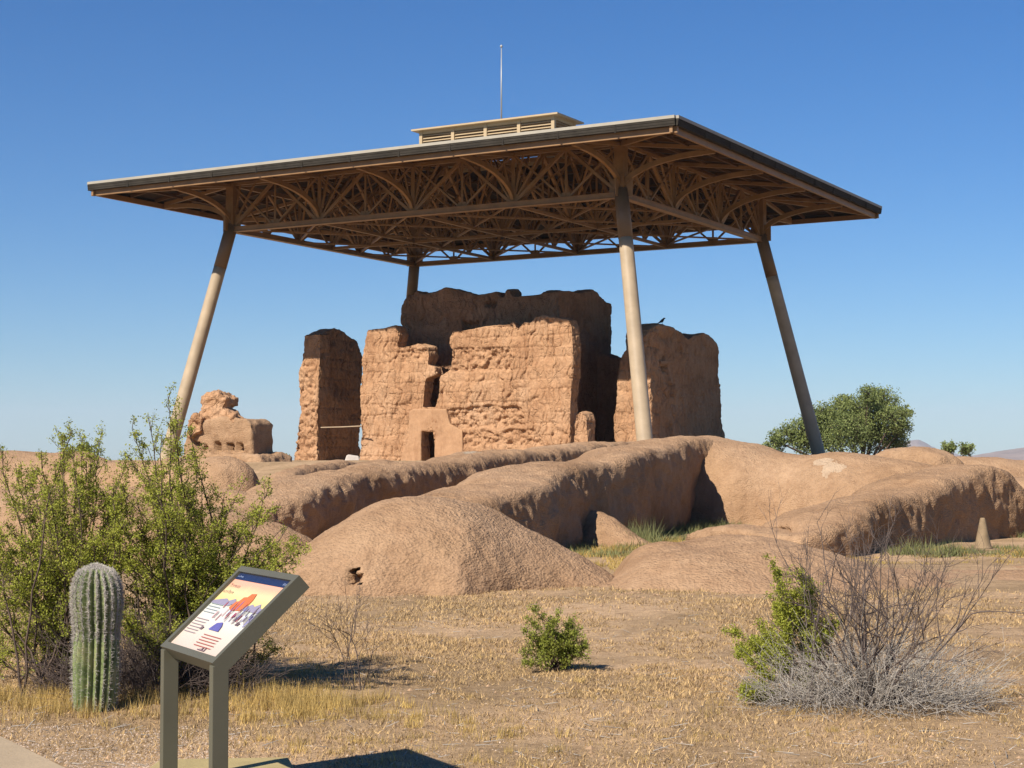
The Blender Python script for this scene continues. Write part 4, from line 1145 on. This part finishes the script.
# short dry stubble in patches
P = np.concatenate([screen_ground(150000, -260, 1290, 590, 800, rng), screen_ground(190000, -200, 1220, 588, 700, rng)])
q = np.stack([P[:, 0], P[:, 1], P[:, 0] * 0], -1)
nz = fbm(q, .55, 3); nz2 = fbm(q + 5, 3.0, 2)
bare = sm(nz + .6 * nz2, -.55, .15)
keep = rng.uniform(0, 1, len(P)) < bare * .9
keep &= ~((P[:, 1] < 9.0) & (P[:, 0] < -1.0))
P = P[keep]; n = len(P)
h = rng.uniform(.012, .045, n) * (1 + .4 * nz[keep]) * (1 + .05 * np.clip(P[:, 1] - 10, 0, 10)); s = rng.uniform(0, 1, (n, 1)) ** .8
t1 = np.array((.38, .36, .36)) * (1 - s) + np.array((1.6, 1.48, 1.15)) * s
blades('stubble', P, h, rng.uniform(.004, .011, n) * (1 + .06 * np.clip(P[:, 1] - 10, 0, 10)), t1, M_stub, rng, .9)
# golden tufts
ctr = []
def clumps(k, x0, x1, y0, y1, hh, nb, rr):
    c = screen_ground(k, x0, x1, y0, y1, rng)
    for p in c: ctr.append((p, hh * rng.uniform(.6, 1.25), nb, rr))
def clumps_g(k, cx, sxx, cy, syy, hh, nb, rr):      # loose drifts with no hard edge
    px = rng.normal(cx, sxx, k); py = np.clip(rng.normal(cy, syy, k), 660, 775)
    for a_, b_ in zip(px, py):
        g_ = grd(float(a_), float(b_)); ctr.append((np.array([g_.x, g_.y]), hh * rng.uniform(.45, 1.3), int(nb * rng.uniform(.4, 1.2)), rr * rng.uniform(.6, 1.6)))
clumps_g(90, 40, 90, 708, 10, .12, 60, .05)
clumps_g(80, 230, 70, 706, 9, .13, 60, .05)
clumps_g(60, 330, 50, 710, 9, .12, 60, .05)
clumps_g(50, 150, 130, 690, 12, .12, 45, .07)
clumps_g(70, 400, 110, 738, 18, .075, 50, .035)
clumps_g(60, 800, 160, 725, 28, .05, 35, .035)
clumps_g(30, 820, 60, 705, 8, .07, 40, .05)
clumps_g(60, 620, 200, 700, 35, .04, 30, .035)
PP = []; HH = []; TT = []
for p, hh, nb, rr in ctr:
    if p[1] < 9.15 and p[0] < -.9: continue
    m = rng.normal(size=(nb, 2)) * rr; PP.append(p + m); HH.append(hh * rng.uniform(.35, 1.1, nb))
    TT.append(np.full(nb, rng.uniform(0, 1)))
PP = np.concatenate(PP); HH = np.concatenate(HH); s = np.clip(np.concatenate(TT) * .6 + rng.uniform(0, .4, len(PP)), 0, 1)[:, None]
t2 = np.array((.42, .42, .50)) * (1 - s) + np.array((1.25, 1.2, 1.05)) * s
blades('dry_grass', PP, HH, rng.uniform(.003, .006, len(PP)), t2, M_straw, rng, .28)
# weeds in the room behind the front mounds and along the wall feet
def herb(k, poly, hh, nb, name, mat, spread=.12, tl=((.6, .7, .6), (1.4, 1.35, 1.2))):
    x0, x1, y0, y1 = poly; c = np.stack([rng.uniform(x0, x1, k), rng.uniform(y0, y1, k)], -1)
    P = (c[:, None, :] + rng.normal(size=(k, nb, 2)) * spread).reshape(-1, 2)
    T = np.clip(np.repeat(rng.uniform(0, 1, k), nb) * .7 + rng.uniform(0, .3, k * nb), 0, 1)[:, None]
    tt = np.array(tl[0]) * (1 - T) + np.array(tl[1]) * T
    h = np.repeat(rng.uniform(.5, 1.3, k), nb) * hh * rng.uniform(.4, 1.1, k * nb)
    return P, h, tt
parts = [herb(150, (1.0, 4.6, 27.0, 39.5), .15, 50, '', None), herb(70, (2.2, 5.4, 36.5, 40.5), .26, 60, '', None), herb(16, (2.0, 2.8, 31, 33), .5, 50, '', None, .2), herb(50, (6.5, 10.2, 27.5, 31), .13, 50, '', None), herb(14, (6.6, 7.6, 27.5, 28.5), .3, 50, '', None), herb(50, (11.0, 14.0, 33.5, 36), .18, 50, '', None), herb(60, (4.8, 7.5, 33, 38.5), .12, 40, '', None)]
P = np.concatenate([p[0] for p in parts]); h = np.concatenate([p[1] for p in parts]); tt = np.concatenate([p[2] for p in parts])
blades('weeds', P, h, rng.uniform(.010, .022, len(P)), tt, M_herb, rng, .5)
parts = [herb(150, (.9, 4.2, 24.0, 34), .13, 50, '', None), herb(60, (8.6, 11.5, 26.5, 29), .16, 60, '', None), herb(120, (5, 12, 26, 31), .08, 40, '', None)]
P = np.concatenate([p[0] for p in parts]); h = np.concatenate([p[1] for p in parts]); tt = np.concatenate([p[2] for p in parts])
blades('yellow_grass', P, h, rng.uniform(.008, .018, len(P)), tt * np.array([[.75, .72, .66]]), M_straw, rng, .5)
# gravel
P = np.concatenate([screen_ground(7000, -200, 1250, 600, 790, rng), screen_ground(5000, -100, 240, 728, 775, rng)])
n = len(P); r = rng.uniform(.003, .010, n); z = terr(P[:, 0], P[:, 1])
cv = np.array([[1, 0, 0], [0, 1, 0], [-1, 0, 0], [0, -1, 0], [0, 0, .7], [0, 0, -.4]], float)
V = np.stack([P[:, 0], P[:, 1], z], -1)[:, None, :] + cv[None] * r[:, None, None] * rng.uniform(.6, 1.3, (n, 6, 1))
fc = np.array([[0, 1, 4], [1, 2, 4], [2, 3, 4], [3, 0, 4], [1, 0, 5], [2, 1, 5], [3, 2, 5], [0, 3, 5]])
s = rng.uniform(.5, 1.5, (n, 1))
V = V.reshape(-1, 3); Fg = (np.arange(n)[:, None, None] * 6 + fc[None]).reshape(-1, 3)
M_grav = mat_leaf('gravel_stone', (0.42, 0.32, 0.24), .9, 0)
tag(link('gravel', mesh_np('gravel', V, Fg, False, np.repeat(s * np.ones((1, 3)), 6, axis=0)), None, M_grav), kind='stuff')

# crumbs of fallen adobe along the feet of the front mounds
ft = np.concatenate([np.stack([rng.uniform(-3.6, 1.6, 900), 20.0 - np.abs(rng.normal(0, .35, 900))], -1), np.stack([rng.uniform(1.4, 8, 700), 19.9 - np.abs(rng.normal(0, .4, 700))], -1),
                     np.stack([rng.uniform(1.0, 4.5, 300), rng.uniform(24, 30, 300)], -1), screen_ground(900, -100, 1150, 600, 770, rng)])
n = len(ft); r = rng.uniform(.008, .03, n) * rng.uniform(.4, 1, n); z = terr(ft[:, 0], ft[:, 1])
V = np.stack([ft[:, 0], ft[:, 1], z], -1)[:, None, :] + cv[None] * r[:, None, None] * rng.uniform(.6, 1.3, (n, 6, 1))
M_rub = mat_leaf('adobe_crumb', (0.40, 0.26, 0.155), .95, 0); s = rng.uniform(.7, 1.25, (n, 1))
tag(link('adobe_rubble', mesh_np('adobe_rubble', V.reshape(-1, 3), (np.arange(n)[:, None, None] * 6 + fc[None]).reshape(-1, 3), False, np.repeat(s * np.ones((1, 3)), 6, axis=0)), None, M_rub), kind='stuff')

P = screen_ground(900, -150, 1200, 600, 772, rng); n = len(P); a = rng.uniform(0, 2 * math.pi, n); l_ = rng.uniform(.03, .14, n); z = terr(P[:, 0], P[:, 1])
sg_ = np.stack([P[:, 0], P[:, 1], z + .006, P[:, 0] + np.cos(a) * l_, P[:, 1] + np.sin(a) * l_, z + rng.uniform(.004, .035, n), np.full(n, .003), np.full(n, .0015)], -1)
V, Fc = seg_tubes(sg_, 3); tag(link('twig_litter', mesh_np('twig_litter', V, Fc), None, M_barkgrey), kind='stuff')

# ------------------------------------------------------------------ cactus
gc = grd(94, 712); gx, gy = gc.x, gc.y
cact = empty('small_cactus', (gx, gy, 0), 'short ribbed saguaro cactus standing in dry grass before the creosote', 'cactus')
NR = 19; n = NR * 8; rows = 90; Hc = .97
prof_t = [0, .04, .12, .25, .40, .50, .56, .62, .75, .86, .93, .97, 1.0]
prof_r = [.128, .134, .142, .148, .150, .146, .136, .147, .158, .152, .128, .095, .006]
V = []; crest = []
for i in range(rows + 1):
    t = i / rows; t = 1 - (1 - t) ** 1.35
    R = np.interp(t, prof_t, prof_r); 
    for k in range(n):
        th = 2 * math.pi * k / n; rb = abs(math.cos(th * NR / 2))
        rr = R * (1 - .27 * (1 - rb ** 1.1)) + .003 * math.sin(th * 3 + t * 9)
        x = gx + rr * math.cos(th) + .012 * math.sin(t * 3); y = gy + rr * math.sin(th)
        V.append((x, y, -.02 + Hc * t))
        if k % 8 == 0: crest.append((x, y, -.02 + Hc * t, math.cos(th), math.sin(th), t))
V = np.array(V); i = np.arange(rows)[:, None] * n + np.arange(n)[None, :]; j = np.arange(rows)[:, None] * n + (np.arange(n)[None, :] + 1) % n
Fc = np.stack([i, j, j + n, i + n], -1).reshape(-1, 4)
m, nt, b = new_mat('cactus_skin'); co = wcoord(nt)
c = ramp(nt, [(.3, (.085, .11, .04)), (.52, (.17, .205, .075)), (.72, (.28, .25, .13))], noise(nt, co, 9, 5, .6).outputs[0]).outputs[0]
nt.links.new(c, b.inputs['Base Color']); b.inputs['Roughness'].default_value = .55; bump(nt, b, noise(nt, co, 60, 3, .6).outputs[0], .4, .006)
link('cactus_body', mesh_np('cactus_body', V, Fc), cact, m)
segs = []; cr_ = random.Random(8)
for (x, y, z, cx, cy, t) in crest:
    if z < .02: continue
    for _ in range(3 if t < .5 else 10):
        d = Vector((cx, cy, .15 + (1.2 if t > .93 else 0))) + Vector((cr_.gauss(0, .75), cr_.gauss(0, .75), cr_.gauss(0, .65))); d.normalize()
        ln = cr_.uniform(.012, .030); zz = z + cr_.uniform(-.006, .006)
        segs.append([x, y, zz, x + d.x * ln, y + d.y * ln, zz + d.z * ln, (.0010 if t < .5 else .0015), .0006])
V, Fc = seg_tubes(segs, 3); link('spines', mesh_np('spines', V, Fc), cact, mat_plain('cactus_spine', (.66, .60, .54), .7, .2))

# ------------------------------------------------------------------ cone
p = grd(983, 550); cn = empty('cone_marker', (p.x, p.y, tz(p.x, p.y)), 'weathered tan and grey cone standing in front of the dark right wall', 'cone')
zc = tz(p.x, p.y)
M_cone = mat_plain('faded_cone', (0.27, 0.19, 0.11), .8, .2, .3, 5.0)
mb = MB(); mb.lathe((p.x, p.y, zc), [(.175, .045), (.17, .06), (.145, .10), (.05, .58), (.042, .60), (.03, .605)], 20); mb.build('cone_body', M_cone, cn, smooth=True)
mb = MB(); mb.box((p.x - .26, p.y - .22, zc - .02), (p.x + .26, p.y + .22, zc + .045)); mb.build('cone_base', M_cone, cn, bevel=.01)

# ------------------------------------------------------------------ information panel
# ll, lr lower edge (far left / near right), slope up to the right
llp = Vector((-1.754, 8.19, .72)); lrp = Vector((-1.367, 7.50, .72)); up_ = Vector((.368, .207, .385))
ex = (lrp - llp); WX = ex.length; ex.normalize(); ey = up_.normalized(); WY = up_.length; ez = ex.cross(ey).normalized()
if ez.z < 0: ez = -ez
def SP(a, b, h): return llp + ex * a + ey * b + ez * h
sg = empty('information_panel', (float(llp.x + lrp.x) / 2, float(llp.y + lrp.y) / 2, 0), 'tilted information panel on two grey-brown posts beside the path', 'sign')
TH_ = .075
mb = MB(); fr = .036
for (a0, a1, b0, b1) in ((0, WX, 0, fr), (0, WX, WY - fr, WY), (0, fr, fr, WY - fr), (WX - fr, WX, fr, WY - fr)):
    mb.hexa([SP(a0, b0, -TH_), SP(a1, b0, -TH_), SP(a1, b1, -TH_), SP(a0, b1, -TH_), SP(a0, b0, .004), SP(a1, b0, .004), SP(a1, b1, .004), SP(a0, b1, .004)])
mb.build('panel_frame', M_signmetal, sg)
mb = MB(); mb.hexa([SP(fr, fr, -.03), SP(WX - fr, fr, -.03), SP(WX - fr, WY - fr, -.03), SP(fr, WY - fr, -.03), SP(fr, fr, -.012), SP(WX - fr, fr, -.012), SP(WX - fr, WY - fr, -.012), SP(fr, WY - fr, -.012)])
m, nt, b = new_mat('printed_panel'); co = wcoord(nt)
dpv = nt.nodes.new('ShaderNodeVectorMath'); dpv.operation = 'DOT_PRODUCT'
sbv = nt.nodes.new('ShaderNodeVectorMath'); sbv.operation = 'SUBTRACT'; nt.links.new(co, sbv.inputs[0]); sbv.inputs[1].default_value = llp
nt.links.new(sbv.outputs[0], dpv.inputs[0]); dpv.inputs[1].default_value = ey / WY
ad = math_n(nt, 'ADD', dpv.outputs['Value'], math_n(nt, 'MULTIPLY', math_n(nt, 'SUBTRACT', noise(nt, co, 7, 4, .6).outputs[0], .5), .10))
c = ramp(nt, [(0, (.66, .50, .40)), (.30, (.72, .62, .52)), (.50, (.74, .72, .66)), (.56, (.62, .66, .56)), (.60, (.80, .62, .22)), (.72, (.85, .66, .34)), (.82, (.82, .42, .27)), (.95, (.78, .40, .32))], ad)
nt.links.new(mixc(nt, 1.0, c.outputs[0], (.74, .74, .74), 'MULTIPLY'), b.inputs['Base Color']); b.inputs['Roughness'].default_value = .35
board = mb.build('printed_board', m, sg)
def flat(name, polys, col, h):
    mb = MB()
    for pl_ in polys: mb.poly([SP(a * WX, b_ * WY, h) for a, b_ in pl_], [tuple(range(len(pl_)))])
    return mb.build(name, mat_plain(name + '_ink', col, .4, .3, .08, 20), board_e)
board_e = board
# note: children of the printed board are printed areas
flat('header_band', [[(.048, .865), (.952, .865), (.952, .937), (.048, .937)]], (.018, .03, .085), -.0095)
rs = random.Random(5)
def word(a, b_, wd, ht, k, rs):
    out = []; x = a
    for i in range(k):
        w1 = wd / k * .62; hh = ht * rs.choice([.65, .7, 1.0, .7]); 
        out.append([(x, b_), (x + w1 * .35, b_), (x + w1 * .35, b_ + hh), (x, b_ + hh)])
        if rs.random() < .75: out.append([(x + w1 * .35, b_ + hh * .55), (x + w1, b_ + hh * .55), (x + w1, b_ + hh * .8), (x + w1 * .35, b_ + hh * .8)])
        if rs.random() < .5: out.append([(x + w1 * .7, b_), (x + w1, b_), (x + w1, b_ + hh * .5), (x + w1 * .7, b_ + hh * .5)])
        x += wd / k
    return out
flat('title_text', word(.09, .775, .17, .042, 9, rs), (.24, .11, .10), -.0075)
flat('title_text', word(.07, .70, .18, .042, 10, rs), (.24, .11, .10), -.0075)
flat('header_text', word(.07, .89, .10, .02, 7, rs), (.35, .42, .6), -.0075)
flat('header_text', word(.86, .885, .06, .028, 3, rs), (.35, .42, .6), -.0075)
ln = []
ln2 = []
for k in range(4): ln2.append([(.07, .56 - k * .033), (.28 - .02 * rs.random(), .56 - k * .033), (.28, .568 - k * .033), (.07, .568 - k * .033)])
for k in range(6): ln.append([(.07, .38 - k * .031), (.30 - .06 * rs.random(), .38 - k * .031), (.30, .388 - k * .031), (.07, .388 - k * .031)])
flat('body_text', ln2, (.30, .33, .33), -.0075)
flat('body_text', ln, (.36, .28, .28), -.0075)
ln = []
for k in range(5): ln.append([(.43, .24 - k * .030), (.75 - .06 * rs.random(), .24 - k * .030), (.75, .248 - k * .030), (.43, .248 - k * .030)])
flat('caption_text', ln, (.42, .12, .08), -.0075)
flat('footer_mark', [[(.55, .085), (.66, .085), (.66, .095), (.55, .095)], [(.61, .095), (.63, .095), (.63, .12), (.61, .12)], [(.66, .085), (.675, .085), (.675, .13), (.66, .13)], [(.58, .095), (.585, .095), (.585, .11), (.58, .11)]], (.2, .12, .12), -.0075)
flat('picture_building', [[(.40, .56), (.42, .63), (.46, .64), (.48, .69), (.53, .70), (.55, .74), (.62, .75), (.65, .68), (.65, .60), (.60, .55), (.47, .53)]], (.66, .17, .05), -.0085)
flat('picture_hills', [[(.05, .60), (.15, .625), (.24, .645), (.30, .625), (.38, .66), (.44, .62), (.36, .57), (.05, .57)]], (.30, .27, .36), -.0092)
flat('picture_hills', [[(.64, .60), (.71, .64), (.76, .62), (.82, .66), (.86, .62), (.95, .61), (.95, .56), (.64, .56)]], (.30, .27, .36), -.0092)
figs = {'a': [], 'b': [], 'c': []}
for k in range(46):
    a = rs.uniform(.30, .93); b0 = rs.uniform(.40, .55); hh = rs.uniform(.06, .12); ww = rs.uniform(.006, .014)
    figs[rs.choice('abc')].append([(a, b0), (a + ww, b0), (a + ww * 1.1, b0 + hh * .7), (a + ww * .5, b0 + hh), (a, b0 + hh * .7)])
figs['b'] += [[(.42, .30), (.60, .30), (.58, .36), (.54, .40), (.46, .38)]]
figs['c'] += [[(.28, .28), (.32, .28), (.33, .31), (.29, .32)], [(.74, .40), (.79, .40), (.80, .43), (.75, .44)]]
for key, inkc, hh in (('a', (.42, .06, .07), -.0074), ('b', (.13, .12, .36), -.0077), ('c', (.18, .12, .12), -.0070)):
    ink = mat_plain('figure_ink', inkc, .4, .3, .25, 20)
    for pl_ in figs[key]:
        mb = MB(); mb.poly([SP(a * WX, b_ * WY, hh) for a, b_ in pl_], [tuple(range(len(pl_)))]); mb.build('picture_figure', ink, board)
# posts: wide face along the panel's side
sd_ = Vector((up_.x, up_.y, 0)).normalized()
for end in (0, 1):
    a0 = 0 if end == 0 else WX - .05
    q = [SP(a0, .0, 0), SP(a0 + .05, .0, 0)]
    mb = MB()
    for_ = []
    for p_ in q:
        for_.append(Vector((p_.x, p_.y, 0)))
    p0, p1 = for_; dW = sd_ * .078
    zt0 = .72 - .012; zt1 = .72 + .078 * (up_.z / Vector((up_.x, up_.y, 0)).length) - .075
    mb.hexa([p0 + Vector((0, 0, -.02)), p1 + Vector((0, 0, -.02)), p1 + dW + Vector((0, 0, -.02)), p0 + dW + Vector((0, 0, -.02)),
             p0 + Vector((0, 0, zt0)), p1 + Vector((0, 0, zt0)), p1 + dW + Vector((0, 0, zt1)), p0 + dW + Vector((0, 0, zt1))])
    mb.build('post', M_signmetal, sg, bevel=.003)
# concrete pad beneath
a = grd(160, 759, .05); b2 = grd(279, 757, .05)
mb = MB(); dd = (b2 - a).normalized(); q = [a - dd * .0, b2 + dd * .05, b2 + dd * .05 + Vector((.22, -.9, 0)), a + Vector((-.05, -1.6, 0))]
mb.hexa([(p.x, p.y, -.15) for p in q] + [(p.x, p.y, .05) for p in q])
tag(mb.build('concrete_pad', M_pad, bevel=.01), 'buff concrete pad under the information panel posts', 'concrete pad')

# ------------------------------------------------------------------ haze: dry desert air
mb = MB(); mb.box((-15000, -400, -4), (15000, 13900, 420))
hm = bpy.data.materials.new('haze'); hm.use_nodes = True
hn = hm.node_tree; hn.nodes.remove(hn.nodes['Principled BSDF'])
pv = hn.nodes.new('ShaderNodeVolumePrincipled'); pv.inputs['Color'].default_value = (0.80, 0.88, 1.0, 1); pv.inputs['Density'].default_value = 0.00007
hn.links.new(pv.outputs[0], hn.nodes['Material Output'].inputs['Volume'])
tag(mb.build('haze', hm), kind='stuff')
